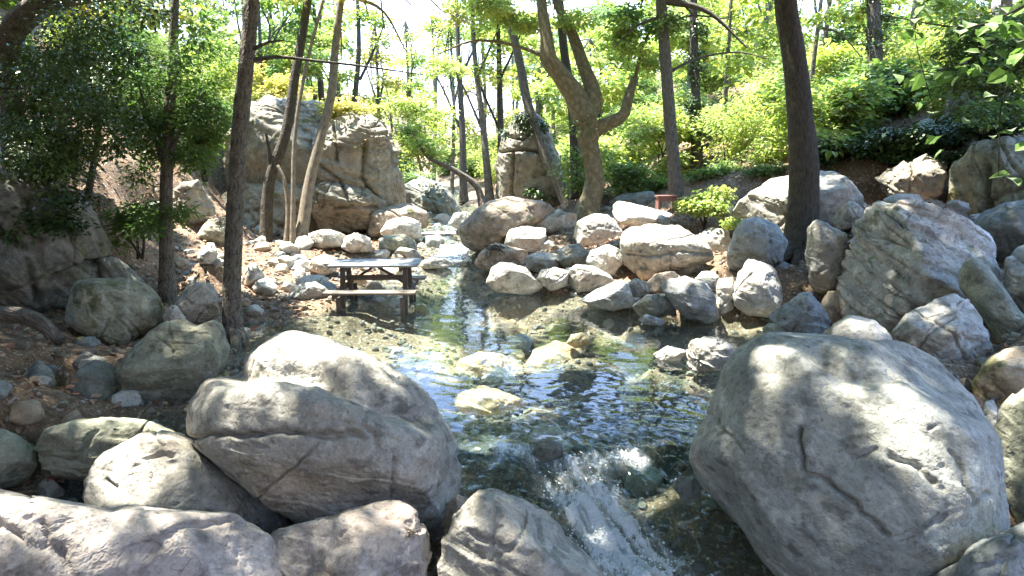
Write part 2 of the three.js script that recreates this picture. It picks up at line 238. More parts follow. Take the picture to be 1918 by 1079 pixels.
    for (const [wd, L2] of veins) { const wy = y + lo, lx = x * RX.x + wy * RX.y + z * RX.z, ly = x * UY.x + wy * UY.y + z * UY.z, q = segDist(lx + 0.04 * n3(X * 6, y * 6, z * 6), ly + 0.02 * n3(X * 8, y * 8 + 4, z * 8), L2), f = Math.exp(-((q / wd) ** 2)) * 0.8; for (let m = 0; m < 3; m++) c[m] = lerp(c[m], [0.52, 0.52, 0.46][m], f); }
  };
  const g = finish(w, idx, color, 1.7, s * 0.173 % 1), mesh = new THREE.Mesh(g, M.rock); mesh.position.copy(base);
  if (!o.perched) { const c = { x: base.x, z: base.z, y: base.y + (o.bury ?? 0.14) * H, r: Math.max(0.45, 0.55 * W) }; c.b = bareGround(c.x, c.z); CONTROL.push(c); }
  add(mesh, name, label, o.cat ?? (name.includes('cliff') ? 'cliff' : name === 'stone' ? 'stone' : 'boulder'), o.group);
  return mesh;
}

CONTROL.push({ x: -2.9, z: -13.9, y: -0.12, r: 1.5, b: bareGround(-2.9, -13.9) });
// foreground
rock('boulder', 'huge grey boulder with a bright domed back, left of the rapids', [[365, 825], [372, 765], [400, 722], [448, 702], [480, 657], [520, 630], [555, 620], [600, 626], [650, 648], [700, 672], [760, 712], [800, 748], [832, 795], [858, 838], [862, 875], [852, 935], [835, 985], [800, 1010], [700, 1010], [600, 990], [520, 952], [440, 897], [385, 850]],
  { d: 6.5, joints: 1, n: 148, t: 0.85, facets: 1, sharp: 1, e: 0.8, layers: 0.35, cuts: [[0.1, 0.75, 0.66, 0.86], [0.55, 0.6, 0.6, 0.9], [-0.2, -0.75, 0.6, 0.8]], cracks: [[0.022, 0.095, [366, 822], [420, 812], [470, 816], [540, 808], [600, 816], [660, 812]], [0.10, 0.15, [450, 708], [540, 696], [600, 708], [640, 738], [700, 772], [770, 790]], [0.02, 0.04, [680, 770], [665, 800], [690, 830]], [0.018, 0.05, [715, 850], [716, 920]], [0.02, 0.04, [800, 795], [830, 830]], [0.05, 0.05, [858, 850], [820, 900], [790, 935]]], moss: 0.05 });
rock('boulder', 'enormous rounded grey boulder with a curved crack, right of the rapids', [[1298, 860], [1306, 828], [1345, 785], [1362, 740], [1385, 680], [1420, 646], [1465, 630], [1535, 632], [1600, 638], [1668, 630], [1720, 640], [1762, 658], [1812, 710], [1842, 762], [1862, 832], [1882, 950], [1889, 990], [1880, 1060], [1800, 1105], [1650, 1130], [1510, 1110], [1420, 1040], [1345, 945], [1310, 905]],
  { d: 5.9, joints: 0, n: 152, t: 0.72, facets: 1, sharp: 1, e: 0.78, layers: 0.3, cuts: [[-0.6, -0.6, 0.5, 0.9], [0.1, 0.6, 0.8, 0.95]], tint: 'cool', stain: 0.15, moss: 0.08, cracks: [[0.015, 0.08, [1510, 815], [1517, 882], [1550, 897], [1600, 935], [1650, 980]], [0.022, 0.05, [1600, 862], [1632, 848]], [0.02, 0.05, [1660, 858], [1700, 880], [1722, 897]], [0.02, 0.045, [1668, 985], [1740, 950]], [0.10, 0.07, [1540, 690], [1580, 720], [1660, 716]], [0.022, 0.03, [1345, 785], [1420, 850]], [0.012, 0.03, [1755, 850], [1785, 935], [1820, 915]]] });
rock('boulder', 'small pale domed boulder peeping over the top of the enormous right boulder', [[1528, 642], [1558, 606], [1590, 593], [1640, 600], [1672, 634], [1668, 690], [1540, 690]], { d: 7.9, tint: 'pale', perched: 1 });
rock('boulder', 'broad flat slab of pinkish grey rock filling the bottom left corner', [[-70, 905], [0, 925], [60, 930], [130, 942], [212, 955], [236, 945], [330, 957], [438, 960], [470, 985], [500, 1010], [522, 1048], [526, 1085], [515, 1150], [0, 1170], [-70, 1150]], { d: 4.7, n: 96, t: 0.9, e: 0.55, sharp: 1, facets: 0, cuts: [[0.02, 0.93, 0.37, 0.88], [0.5, 0.1, 0.85, 0.9]], tint: 'rose', moss: 0.06, layers: 0.3, cracks: [[0.02, 0.04, [20, 985], [70, 1015], [130, 1035], [150, 1079]], [0.018, 0.035, [100, 985], [105, 1020], [140, 1030]]] });
rock('boulder', 'sloping wedge of tan grey rock at the bottom edge below the huge left boulder', [[495, 1005], [560, 985], [640, 960], [700, 945], [742, 938], [772, 955], [792, 985], [802, 1020], [802, 1095], [760, 1150], [560, 1150], [528, 1070]], { d: 5.1, n: 72, t: 0.9, tint: 'rose', stain: 0.6, facets: 2, e: 0.7 });
rock('boulder', 'dark smooth triangular boulder at the bottom edge beside the white water', [[826, 1010], [850, 970], [880, 935], [900, 920], [925, 917], [960, 930], [1000, 950], [1050, 990], [1100, 1040], [1142, 1085], [1140, 1150], [830, 1150], [820, 1060]], { d: 5.2, n: 72, t: 0.8, tint: 'grey', stain: 0.6, facets: 2, e: 0.85 });
rock('boulder', 'sunlit pale boulder wedged under the left foot of the huge boulder', [[160, 950], [164, 895], [190, 865], [225, 838], [265, 815], [310, 810], [362, 830], [420, 880], [500, 940], [565, 990], [500, 1015], [300, 1005], [180, 980]], { d: 6.3, n: 80, t: 0.9, tint: 'grey', facets: 2, cuts: [[-0.3, 0.5, 0.8, 0.85]], cracks: [[0.018, 0.04, [285, 905], [275, 860], [320, 850]], [0.02, 0.04, [205, 900], [225, 912]]] });
rock('boulder', 'long low boulder with a bright crest behind the pale wedged one', [[72, 870], [70, 830], [90, 800], [130, 786], [200, 783], [280, 790], [330, 805], [352, 828], [330, 880], [200, 900], [110, 900]], { d: 7.3, n: 64, tint: 'green', t: 0.8, layers: 0.8, cracks: [[0.02, 0.05, [140, 865], [180, 810]], [0.03, 0.05, [300, 850], [340, 820]]] });
rock('boulder', 'grey boulder cut off by the left edge above the corner slab', [[-60, 795], [0, 800], [32, 815], [60, 840], [70, 872], [52, 905], [0, 915], [-60, 910]], { d: 6.9, tint: 'green' });
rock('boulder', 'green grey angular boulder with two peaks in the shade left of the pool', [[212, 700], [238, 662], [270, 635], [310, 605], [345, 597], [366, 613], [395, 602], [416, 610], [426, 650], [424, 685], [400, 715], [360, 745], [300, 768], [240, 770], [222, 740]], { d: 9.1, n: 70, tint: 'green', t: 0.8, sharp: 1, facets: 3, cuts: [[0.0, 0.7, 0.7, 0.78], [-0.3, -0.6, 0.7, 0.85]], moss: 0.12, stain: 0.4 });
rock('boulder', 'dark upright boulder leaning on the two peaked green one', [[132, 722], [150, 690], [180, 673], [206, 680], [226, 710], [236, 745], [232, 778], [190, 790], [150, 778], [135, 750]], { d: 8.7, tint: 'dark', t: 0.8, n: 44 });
rock('boulder', 'small egg shaped dark rock with a white sun fleck near the left edge', [[42, 710], [55, 685], [75, 672], [95, 690], [105, 720], [98, 744], [75, 754], [50, 742]], { d: 8.9, tint: 'dark', t: 0.9, n: 40 });
rock('boulder', 'big olive slab streaked with white veins below the left bushes', [[122, 592], [130, 545], [145, 525], [180, 520], [240, 521], [270, 530], [300, 560], [309, 582], [300, 602], [252, 632], [230, 650], [190, 642], [150, 626], [125, 608]], { d: 11.3, n: 70, tint: 'green', t: 0.7, e: 0.6, sharp: 1, moss: 0.3, facets: 1, veins: [[0.03, [240, 525], [236, 570], [238, 640]], [0.018, [195, 545], [197, 600]], [0.016, [160, 545], [172, 590], [195, 610]]] });
rock('boulder', 'pale smooth rock with a sunlit tip against the foot of the big left trunk', [[320, 576], [340, 545], [360, 525], [390, 530], [408, 550], [413, 587], [395, 604], [360, 607], [335, 592]], { d: 11.6, n: 48, tint: 'grey', facets: 3, cuts: [[-0.7, 0.6, 0.3, 0.8]] });
rock('stone', 'little pale stone between the veined slab and the smooth rock', [[305, 590], [315, 570], [330, 572], [348, 595], [342, 614], [310, 612]], { d: 11, tint: 'pale' });
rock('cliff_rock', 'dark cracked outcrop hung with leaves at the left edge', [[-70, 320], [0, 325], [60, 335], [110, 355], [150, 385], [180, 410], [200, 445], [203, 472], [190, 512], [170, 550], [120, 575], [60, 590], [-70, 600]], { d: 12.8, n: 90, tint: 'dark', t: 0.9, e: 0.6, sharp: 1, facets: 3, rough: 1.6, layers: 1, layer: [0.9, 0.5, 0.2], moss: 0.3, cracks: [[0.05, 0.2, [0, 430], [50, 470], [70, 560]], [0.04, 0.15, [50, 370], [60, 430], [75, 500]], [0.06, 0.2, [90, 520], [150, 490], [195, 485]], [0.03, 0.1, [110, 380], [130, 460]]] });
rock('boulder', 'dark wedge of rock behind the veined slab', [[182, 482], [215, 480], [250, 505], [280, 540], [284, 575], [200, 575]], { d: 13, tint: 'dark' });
rock('boulder', 'grey boulder with a sunlit top cut off by the right edge beside the enormous boulder', [[1862, 795], [1875, 757], [1918, 728], [1990, 715], [1990, 985], [1910, 990], [1888, 940], [1870, 860]], { d: 6.0, n: 56, tint: 'green' });
rock('boulder', 'blue grey boulder top filling the bottom right corner', [[1735, 1085], [1800, 1040], [1860, 1005], [1918, 980], [1990, 962], [1990, 1160], [1725, 1160]], { d: 4.6, n: 56, tint: 'blue' });
rock('boulder', 'mossy round boulder at the right edge below the tilted slab', [[1820, 720], [1845, 682], [1880, 652], [1918, 651], [1980, 670], [1980, 790], [1900, 790], [1850, 770], [1828, 745]], { d: 7.6, n: 44, tint: 'tan', moss: 0.5 });
rock('stone', 'bright sliver of stone between the mossy and enormous boulders', [[1838, 790], [1845, 752], [1862, 748], [1872, 780], [1866, 815], [1845, 815]], { d: 6.9, tint: 'pale' });
rock('stone', 'wet black stone at the waterline against the enormous boulder', [[1258, 910], [1275, 892], [1306, 895], [1314, 935], [1280, 945]], { d: 6.5, tint: 'dark' });
// right bank, front row first
rock('boulder', 'great ridged boulder with folded layers on the right bank, mossy at its foot', [[1566, 565], [1572, 500], [1598, 440], [1626, 378], [1660, 363], [1710, 372], [1760, 394], [1812, 415], [1846, 450], [1872, 490], [1880, 540], [1850, 600], [1790, 625], [1700, 640], [1650, 636], [1600, 615], [1572, 592]], { d: 12, n: 110, tint: 'pale', t: 0.75, sharp: 1, facets: 1, e: 0.75, joints: 6, cuts: [[-0.62, 0.15, 0.77, 0.66], [0.55, 0.55, 0.62, 0.78]], layers: 2.6, layer: [0.5, 0.85, 0.1], rough: 1.4, moss: 0.22, stain: 0.35 });
rock('boulder', 'upright green grey block beside the great ridged boulder', [[1508, 475], [1512, 425], [1530, 412], [1556, 425], [1586, 440], [1587, 485], [1572, 535], [1540, 552], [1518, 538]], { d: 12.9, n: 48, sharp: 1, tint: 'grey', moss: 0.2 });
rock('boulder', 'blue grey pointed rock at the water in front of the upright block', [[1440, 592], [1470, 570], [1500, 548], [1520, 545], [1536, 570], [1556, 602], [1542, 626], [1500, 632], [1460, 620]], { h: 0, n: 44, sharp: 1, tint: 'blue', facets: 3 });
rock('boulder', 'long slab tilted steeply on its side near the right edge', [[1797, 520], [1805, 485], [1820, 478], [1850, 500], [1890, 550], [1920, 590], [1970, 650], [1970, 720], [1900, 680], [1866, 630], [1830, 575], [1800, 542]], { d: 9.8, n: 52, sharp: 1, t: 0.7, tint: 'green', layer: [-0.8, 0.6, 0] });
rock('boulder', 'pitted pale boulder with dark holes below the tilted slab', [[1670, 625], [1700, 585], [1740, 565], [1790, 545], [1812, 555], [1832, 590], [1858, 640], [1856, 705], [1800, 720], [1740, 680], [1690, 650]], { d: 9.3, n: 60, sharp: 1, tint: 'pale', rough: 1.4, layers: 1.2, layer: [-0.6, 0.7, 0], stain: 0.4 });
rock('boulder', 'grey boulder cut off by the right edge above the tilted slab', [[1884, 495], [1900, 460], [1930, 445], [1990, 455], [1990, 620], [1905, 600], [1886, 550]], { d: 10.6, tint: 'grey' });
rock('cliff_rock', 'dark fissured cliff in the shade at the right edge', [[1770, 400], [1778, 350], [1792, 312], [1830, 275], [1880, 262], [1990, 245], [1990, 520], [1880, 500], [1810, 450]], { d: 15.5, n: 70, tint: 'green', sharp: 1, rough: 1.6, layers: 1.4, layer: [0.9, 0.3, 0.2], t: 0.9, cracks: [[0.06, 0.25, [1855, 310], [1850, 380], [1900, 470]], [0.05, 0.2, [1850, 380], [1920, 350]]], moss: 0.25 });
rock('boulder', 'rugged sunlit outcrop on the slope above the great ridged boulder', [[1640, 335], [1660, 318], [1720, 298], [1760, 292], [1777, 310], [1764, 355], [1740, 395], [1700, 392], [1660, 370]], { d: 16.5, n: 56, sharp: 1, tint: 'cliff', rough: 1.6, layers: 1.5 });
rock('boulder', 'wide rounded outcrop spreading behind the dark right trunk', [[1350, 430], [1375, 395], [1405, 360], [1442, 335], [1500, 322], [1560, 320], [1600, 345], [1622, 378], [1600, 430], [1500, 455], [1410, 465]], { d: 16.8, n: 70, tint: 'grey', rough: 1.2, t: 0.8, layers: 0.9, cuts: [[-0.3, 0.75, 0.55, 0.8]] });
rock('boulder', 'blue green rock left of the dark right trunk roots', [[1362, 485], [1374, 440], [1390, 410], [1420, 404], [1452, 420], [1474, 452], [1466, 490], [1430, 505], [1390, 510], [1368, 505]], { d: 14.4, n: 48, tint: 'blue', moss: 0.2 });
rock('boulder', 'tall egg shaped white boulder standing at the waterline', [[1371, 558], [1385, 510], [1405, 485], [1435, 484], [1456, 510], [1467, 547], [1458, 582], [1436, 596], [1400, 592], [1375, 576]], { h: 0.02, n: 52, tint: 'pale', facets: 3, cuts: [[0.35, 0.75, 0.5, 0.75]] });
rock('boulder', 'dark rounded boulder overhanging the water in the right bank heap', [[1237, 537], [1255, 522], [1290, 519], [1320, 530], [1339, 550], [1341, 588], [1320, 602], [1285, 598], [1258, 568]], { h: -0.02, n: 46, tint: 'blue', stain: 0.5 });
rock('boulder', 'low dark wedge at the water beside the overhanging boulder', [[1184, 574], [1210, 552], [1240, 550], [1262, 566], [1268, 588], [1230, 597], [1200, 594]], { h: -0.02, tint: 'dark', n: 36 });
rock('boulder', 'smooth blue grey wedge sloping into the pool', [[1086, 562], [1120, 540], [1160, 523], [1176, 530], [1186, 560], [1182, 576], [1150, 583], [1112, 574]], { h: -0.03, n: 44, sharp: 1, tint: 'blue', cuts: [[-0.4, 0.7, 0.6, 0.7]] });
rock('boulder', 'pale oval boulder behind the smooth wedge', [[1058, 527], [1066, 503], [1080, 496], [1112, 500], [1142, 515], [1152, 530], [1112, 547], [1074, 547]], { h: 0.03, n: 40, tint: 'pale' });
rock('boulder', 'white humped boulder with a dark undercut at the head of the pool', [[908, 532], [919, 500], [936, 490], [960, 492], [986, 505], [1002, 525], [1022, 541], [992, 551], [950, 549], [926, 548]], { h: 0, n: 48, tint: 'pale', facets: 3, cuts: [[0.1, -0.75, 0.6, 0.7]] });
rock('boulder', 'pale block between the humped and the oval boulder', [[1001, 527], [1015, 505], [1040, 501], [1066, 508], [1062, 538], [1030, 545]], { h: 0.05, n: 36, tint: 'pale' });
rock('boulder', 'flat topped white block with a dark front face in the right bank heap', [[943, 458], [955, 430], [980, 423], [1022, 428], [1025, 460], [1006, 476], [960, 470]], { h: 0.3, n: 44, sharp: 1, tint: 'pale', facets: 0, cuts: [[0.05, 0.85, 0.5, 0.62], [0.1, -0.4, 0.9, 0.8]] });
rock('boulder', 'smooth dappled boulder in front of the plane tree', [[1071, 442], [1080, 415], [1110, 402], [1140, 401], [1157, 420], [1170, 446], [1168, 466], [1120, 470], [1088, 464]], { h: 0.45, n: 48, tint: 'pale', facets: 2 });
rock('boulder', 'broad sunlit boulder with a cracked brow in the middle of the right bank heap', [[1161, 494], [1166, 440], [1180, 425], [1225, 417], [1272, 420], [1302, 440], [1330, 466], [1333, 484], [1302, 498], [1270, 508], [1230, 518], [1188, 512]], { h: 0.3, n: 64, tint: 'grey', sharp: 1, rough: 1.3, facets: 3, cuts: [[0, 0.8, 0.55, 0.74]], cracks: [[0.03, 0.08, [1166, 475], [1220, 480], [1270, 470], [1325, 475]]] });
rock('boulder', 'blotched white boulder left of the broad sunlit one', [[1096, 492], [1105, 470], [1140, 459], [1163, 468], [1168, 494], [1150, 516], [1114, 514]], { h: 0.25, n: 44, tint: 'pale' });
rock('boulder', 'small craggy boulder with dark hollows left of the blotched one', [[1038, 482], [1060, 460], [1086, 454], [1100, 470], [1100, 496], [1060, 504]], { h: 0.25, n: 40, tint: 'cliff', rough: 1.6 });
rock('boulder', 'brown grey bank rock hung with dry roots at the narrow head of the pool', [[888, 492], [900, 470], [926, 455], [957, 462], [992, 470], [988, 495], [940, 508], [904, 509]], { h: 0.03, n: 44, tint: 'tan', rough: 1.2 });
rock('boulder', 'shaded flat slab under the flat topped white block', [[984, 482], [1010, 470], [1046, 475], [1048, 503], [1010, 510], [986, 504]], { h: 0.15, n: 36, tint: 'grey' });
rock('boulder', 'large dark mound of weathered rock beside the far stream', [[860, 425], [890, 395], [920, 375], [950, 367], [990, 372], [1026, 385], [1044, 402], [1010, 430], [975, 455], [930, 468], [890, 474], [868, 460]], { h: 0.15, n: 64, tint: 'brown', rough: 1.5, moss: 0.3, t: 0.8 });
rock('boulder', 'shaded grey rock at the left foot of the plane tree', [[978, 424], [1000, 405], [1050, 397], [1082, 400], [1082, 432], [1040, 440], [992, 438]], { d: 20.4, tint: 'grey', n: 40 });
rock('boulder', 'long tilted flat rock right of the plane tree', [[1138, 386], [1160, 376], [1200, 383], [1240, 395], [1268, 406], [1266, 430], [1200, 434], [1158, 416]], { d: 20, tint: 'pale', n: 44, sharp: 1, cuts: [[0.2, 0.85, 0.4, 0.6]] });
rock('stone', 'round tan stone in the right bank heap', [[1190, 513], [1200, 498], [1215, 495], [1231, 505], [1229, 525], [1205, 529]], { h: 0.22, tint: 'tan', n: 30 });
rock('boulder', 'smooth olive grey boulder under the broad sunlit one', [[1266, 502], [1272, 480], [1290, 475], [1312, 490], [1322, 507], [1302, 527], [1274, 526]], { h: 0.2, tint: 'grey', n: 36 });
rock('stone', 'brown layered stone behind the overhanging dark boulder', [[1208, 532], [1225, 515], [1260, 509], [1277, 518], [1254, 546], [1220, 554]], { h: 0.12, tint: 'brown', n: 34 });
rock('stone', 'pink white stone right of the overhanging dark boulder', [[1301, 522], [1315, 510], [1340, 507], [1348, 525], [1347, 550], [1325, 552]], { h: 0.15, tint: 'pale', n: 30 });
rock('stone', 'pale stone squeezed against the tall egg shaped boulder', [[1338, 564], [1345, 520], [1370, 514], [1380, 530], [1374, 580], [1350, 590]], { h: 0.03, tint: 'pale', n: 32 });
rock('stone', 'grey stone above the low dark wedge', [[1172, 532], [1190, 520], [1212, 528], [1218, 550], [1190, 558]], { h: 0.12, tint: 'grey', n: 30 });
rock('boulder', 'bright slope of rock between the broad boulder and the wide outcrop', [[1298, 444], [1330, 425], [1366, 428], [1374, 478], [1330, 484]], { h: 0.5, tint: 'pale', n: 36 });
rock('stone', 'thin flat stone lying in the shallow water off the right bank', [[1194, 597], [1210, 588], [1247, 600], [1242, 611], [1205, 609]], { h: -0.03, tint: 'blue', n: 26 });
rock('boulder', 'banded boulder standing alone in the pool on the right', [[1284, 664], [1295, 640], [1320, 629], [1350, 632], [1371, 650], [1374, 685], [1340, 700], [1300, 698], [1286, 680]], { h: -0.08, n: 48, tint: 'grey', facets: 3, layers: 1 });
rock('stone', 'pale low stone left of the banded boulder in the pool', [[1223, 664], [1250, 648], [1286, 655], [1284, 680], [1240, 679]], { h: -0.08, tint: 'pale', n: 30 });
rock('stone', 'small olive stone below the pointed blue grey rock', [[1426, 616], [1440, 603], [1470, 610], [1477, 632], [1440, 636]], { h: -0.03, tint: 'green', n: 28 });
rock('stone', 'pinkish broken block between the pointed rock and the great ridged boulder', [[1538, 570], [1550, 545], [1570, 545], [1578, 600], [1552, 606]], { d: 12.5, tint: 'tan', n: 26, sharp: 1 });
rock('boulder', 'blue grey flat rock behind the long tilted one', [[1128, 384], [1170, 362], [1222, 357], [1238, 376], [1205, 392], [1150, 392]], { d: 22.5, tint: 'blue', n: 36 });
rock('boulder', 'far smooth slab left of the straight brown trunk', [[1168, 366], [1225, 340], [1262, 338], [1280, 372], [1220, 380]], { d: 25, tint: 'grey', n: 36 });
rock('boulder', 'dark low rock on the far right slope', [[1308, 345], [1330, 326], [1380, 318], [1404, 332], [1398, 360], [1330, 362]], { d: 24, tint: 'dark', n: 36 });
rock('stone', 'small rounded rock between the dark trunk and the great ridged boulder', [[1556, 412], [1572, 388], [1596, 374], [1618, 392], [1612, 424], [1570, 432]], { d: 14.2, tint: 'grey', n: 34 });
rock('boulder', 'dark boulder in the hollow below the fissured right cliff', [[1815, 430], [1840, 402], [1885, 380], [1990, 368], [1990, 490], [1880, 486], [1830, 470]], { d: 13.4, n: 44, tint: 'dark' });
// left bank and stream head
rock('boulder', 'white crowned boulder on the far left shore of the stream', [[710, 438], [725, 415], [757, 404], [786, 415], [790, 446], [750, 454]], { h: 0.3, tint: 'pale', n: 40, facets: 3 });
rock('boulder', 'olive oval boulder in front of the white crowned one', [[708, 457], [720, 442], [755, 439], [782, 452], [780, 474], [740, 481], [713, 476]], { h: 0.15, tint: 'green', n: 38 });
rock('stone', 'speckled stone at the water behind the picnic table', [[733, 478], [750, 463], [780, 467], [790, 484], [745, 491]], { h: 0.06, tint: 'grey', n: 30 });
rock('stone', 'flat grey stone in the water right of the picnic table', [[783, 494], [805, 482], [835, 485], [850, 494], [830, 505], [795, 505]], { h: -0.03, tint: 'grey', n: 32 });
rock('boulder', 'cream boulder at the left end of the picnic table top', [[575, 502], [585, 485], [605, 475], [628, 482], [632, 509], [600, 518]], { h: 0.12, tint: 'pale', n: 36 });
rock('boulder', 'grey flat boulder at the foot of the pale cliff', [[573, 454], [580, 435], [620, 429], [647, 440], [654, 460], [600, 468]], { h: 0.45, tint: 'grey', n: 38 });
rock('boulder', 'bright white boulder in the middle of the left stone heap', [[638, 464], [648, 443], [670, 436], [692, 446], [700, 470], [660, 478]], { h: 0.3, tint: 'pale', n: 38 });
rock('stone', 'rounded white stone right of the big left trunk', [[453, 522], [462, 498], [480, 491], [497, 515], [492, 540], [460, 541]], { h: 0.25, tint: 'pale', n: 34 });
rock('stone', 'block of grey stone on the path left of the big left trunk', [[370, 484], [380, 460], [400, 455], [410, 475], [402, 496], [375, 496]], { h: 0.8, tint: 'pale', n: 30, sharp: 1 });
rock('boulder', 'shaded boulder with dry twigs behind the big left trunk', [[366, 446], [390, 412], [420, 404], [442, 430], [428, 468], [382, 468]], { d: 18.5, tint: 'green', n: 38 });
rock('boulder', 'striped flat rock at the shore left of the picnic table', [[538, 552], [560, 531], [590, 526], [612, 540], [614, 556], [575, 568], [548, 566]], { h: 0.0, tint: 'grey', n: 36, veins: [[0.03, [545, 540], [605, 534]]] });
rock('boulder', 'bright broken outcrop on the left slope', [[318, 385], [325, 360], [342, 343], [372, 338], [399, 378], [404, 402], [362, 422], [322, 428]], { d: 19, tint: 'cliff', n: 48, rough: 1.5, sharp: 1 });
rock('boulder', 'low shaded outcrop further left on the slope', [[240, 410], [262, 388], [305, 376], [322, 400], [318, 432], [262, 440]], { d: 18, tint: 'dark', n: 38 });
// cliffs behind
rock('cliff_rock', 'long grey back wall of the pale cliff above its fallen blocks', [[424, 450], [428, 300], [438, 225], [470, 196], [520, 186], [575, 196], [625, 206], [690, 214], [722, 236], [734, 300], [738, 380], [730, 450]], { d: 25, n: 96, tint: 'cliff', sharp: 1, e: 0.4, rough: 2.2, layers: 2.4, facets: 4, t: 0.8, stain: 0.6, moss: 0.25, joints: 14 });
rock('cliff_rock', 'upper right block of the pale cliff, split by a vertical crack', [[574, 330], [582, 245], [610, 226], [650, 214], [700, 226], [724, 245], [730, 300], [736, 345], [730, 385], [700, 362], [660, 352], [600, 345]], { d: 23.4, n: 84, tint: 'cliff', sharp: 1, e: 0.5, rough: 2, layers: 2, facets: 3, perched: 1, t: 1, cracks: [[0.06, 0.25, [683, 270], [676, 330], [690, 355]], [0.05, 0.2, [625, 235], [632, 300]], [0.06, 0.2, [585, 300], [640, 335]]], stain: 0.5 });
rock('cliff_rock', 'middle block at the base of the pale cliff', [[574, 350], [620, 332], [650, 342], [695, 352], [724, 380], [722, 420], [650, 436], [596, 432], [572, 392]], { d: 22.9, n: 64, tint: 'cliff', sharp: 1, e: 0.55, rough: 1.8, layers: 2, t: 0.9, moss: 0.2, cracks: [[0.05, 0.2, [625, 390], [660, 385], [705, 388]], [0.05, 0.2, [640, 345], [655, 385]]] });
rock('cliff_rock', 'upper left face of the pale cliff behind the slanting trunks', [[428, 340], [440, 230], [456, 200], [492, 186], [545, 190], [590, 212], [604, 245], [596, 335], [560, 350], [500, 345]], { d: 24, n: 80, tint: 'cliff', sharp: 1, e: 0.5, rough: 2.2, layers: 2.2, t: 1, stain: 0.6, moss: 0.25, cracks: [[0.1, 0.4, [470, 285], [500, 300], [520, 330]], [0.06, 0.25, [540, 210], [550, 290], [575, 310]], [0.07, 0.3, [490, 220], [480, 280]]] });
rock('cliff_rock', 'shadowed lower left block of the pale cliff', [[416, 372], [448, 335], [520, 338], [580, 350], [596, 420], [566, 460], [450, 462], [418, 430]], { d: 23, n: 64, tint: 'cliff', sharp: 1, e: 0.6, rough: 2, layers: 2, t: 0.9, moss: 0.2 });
rock('boulder', 'brown mossy rock mound at the right end of the pale cliff', [[690, 442], [694, 400], [730, 386], [768, 384], [800, 400], [806, 425], [770, 436], [720, 455]], { d: 22.6, n: 48, tint: 'brown', moss: 0.35, rough: 1.5 });
rock('cliff_rock', 'tall pointed rock spire behind the leaning trunk', [[936, 398], [934, 300], [944, 250], [964, 222], [986, 206], [1010, 215], [1030, 245], [1046, 290], [1054, 335], [1050, 400]], { d: 26, n: 90, tint: 'spire', sharp: 1, e: 0.6, rough: 1.5, layers: 1.6, facets: 3, t: 1, moss: 0.25, stain: 0.5, cracks: [[0.05, 0.25, [938, 285], [985, 282], [1025, 288]], [0.05, 0.2, [965, 290], [958, 360], [975, 390]], [0.05, 0.2, [1000, 330], [1030, 322], [1045, 350]], [0.05, 0.2, [945, 255], [980, 262], [1010, 240]]] });
rock('cliff_rock', 'dim rocky bank far up the stream on its left side', [[752, 398], [756, 350], [790, 330], [830, 345], [858, 378], [866, 405], [810, 412]], { d: 32, n: 56, tint: 'dark', rough: 1.8, layers: 1.5, moss: 0.2 });
rock('boulder', 'pale boulder at the far bend of the stream', [[840, 420], [850, 400], [872, 396], [890, 408], [888, 426], [856, 430]], { h: 0.35, tint: 'pale', n: 30 });
// stones under water
const under = (label, pts, h, tint = 'cream') => rock('stone', label, pts, { d: depthOn(Math.min(...pts.map(p => p[1])) + 4, h > -0.2 ? -0.12 : -0.42), tint, n: 36, t: 0.8, group: undefined, facets: 2, moss: 0.02, stain: 0.2, bury: 0.3 });
under('sunlit cream stone under water in the middle of the pool, farthest of the sunken ones', [[908, 632], [925, 606], [960, 598], [988, 610], [985, 638], [940, 646]], -0.34);
under('large orange cream slab under water in the centre of the pool', [[980, 690], [1000, 655], [1040, 640], [1090, 655], [1108, 690], [1080, 715], [1020, 715]], -0.36);
under('small rounded orange stone just breaking the surface behind the sunken slab', [[1060, 642], [1070, 627], [1090, 623], [1106, 634], [1102, 648], [1075, 652]], -0.16);
under('flat orange stone under water beyond the small rounded one', [[1015, 622], [1030, 608], [1065, 606], [1072, 618], [1045, 628]], -0.2, 'tan');
under('wide white slab under water left of the orange cream one', [[850, 715], [860, 675], [900, 658], [948, 668], [956, 705], [915, 730]], -0.4);
under('long white slab under water, nearest in the row of sunken slabs', [[846, 765], [860, 735], [905, 722], [965, 738], [1000, 760], [970, 785], [890, 788]], -0.42);
under('dim tan stone under the rippled water near the rapids', [[985, 830], [1000, 798], [1040, 790], [1060, 815], [1040, 845]], -0.4, 'tan');
under('dim green stone under water near the enormous boulder', [[1165, 925], [1180, 880], [1215, 868], [1245, 885], [1240, 925], [1205, 945]], -0.38, 'green');
under('pale sunken stone right of the orange cream slab', [[1150, 668], [1170, 645], [1200, 642], [1212, 660], [1185, 678]], -0.3);
rock('stone', 'dark wet stone breaking the surface at the top of the rapids', [[995, 850], [1005, 828], [1030, 822], [1052, 832], [1056, 856], [1020, 866]], { h: -0.1, tint: 'dark', n: 32 });
rock('stone', 'cream wedge of wet stone between the huge and the triangular boulders', [[826, 985], [836, 945], [856, 925], [880, 935], [862, 975], [838, 1010]], { d: 6.0, tint: 'tan', n: 28 });

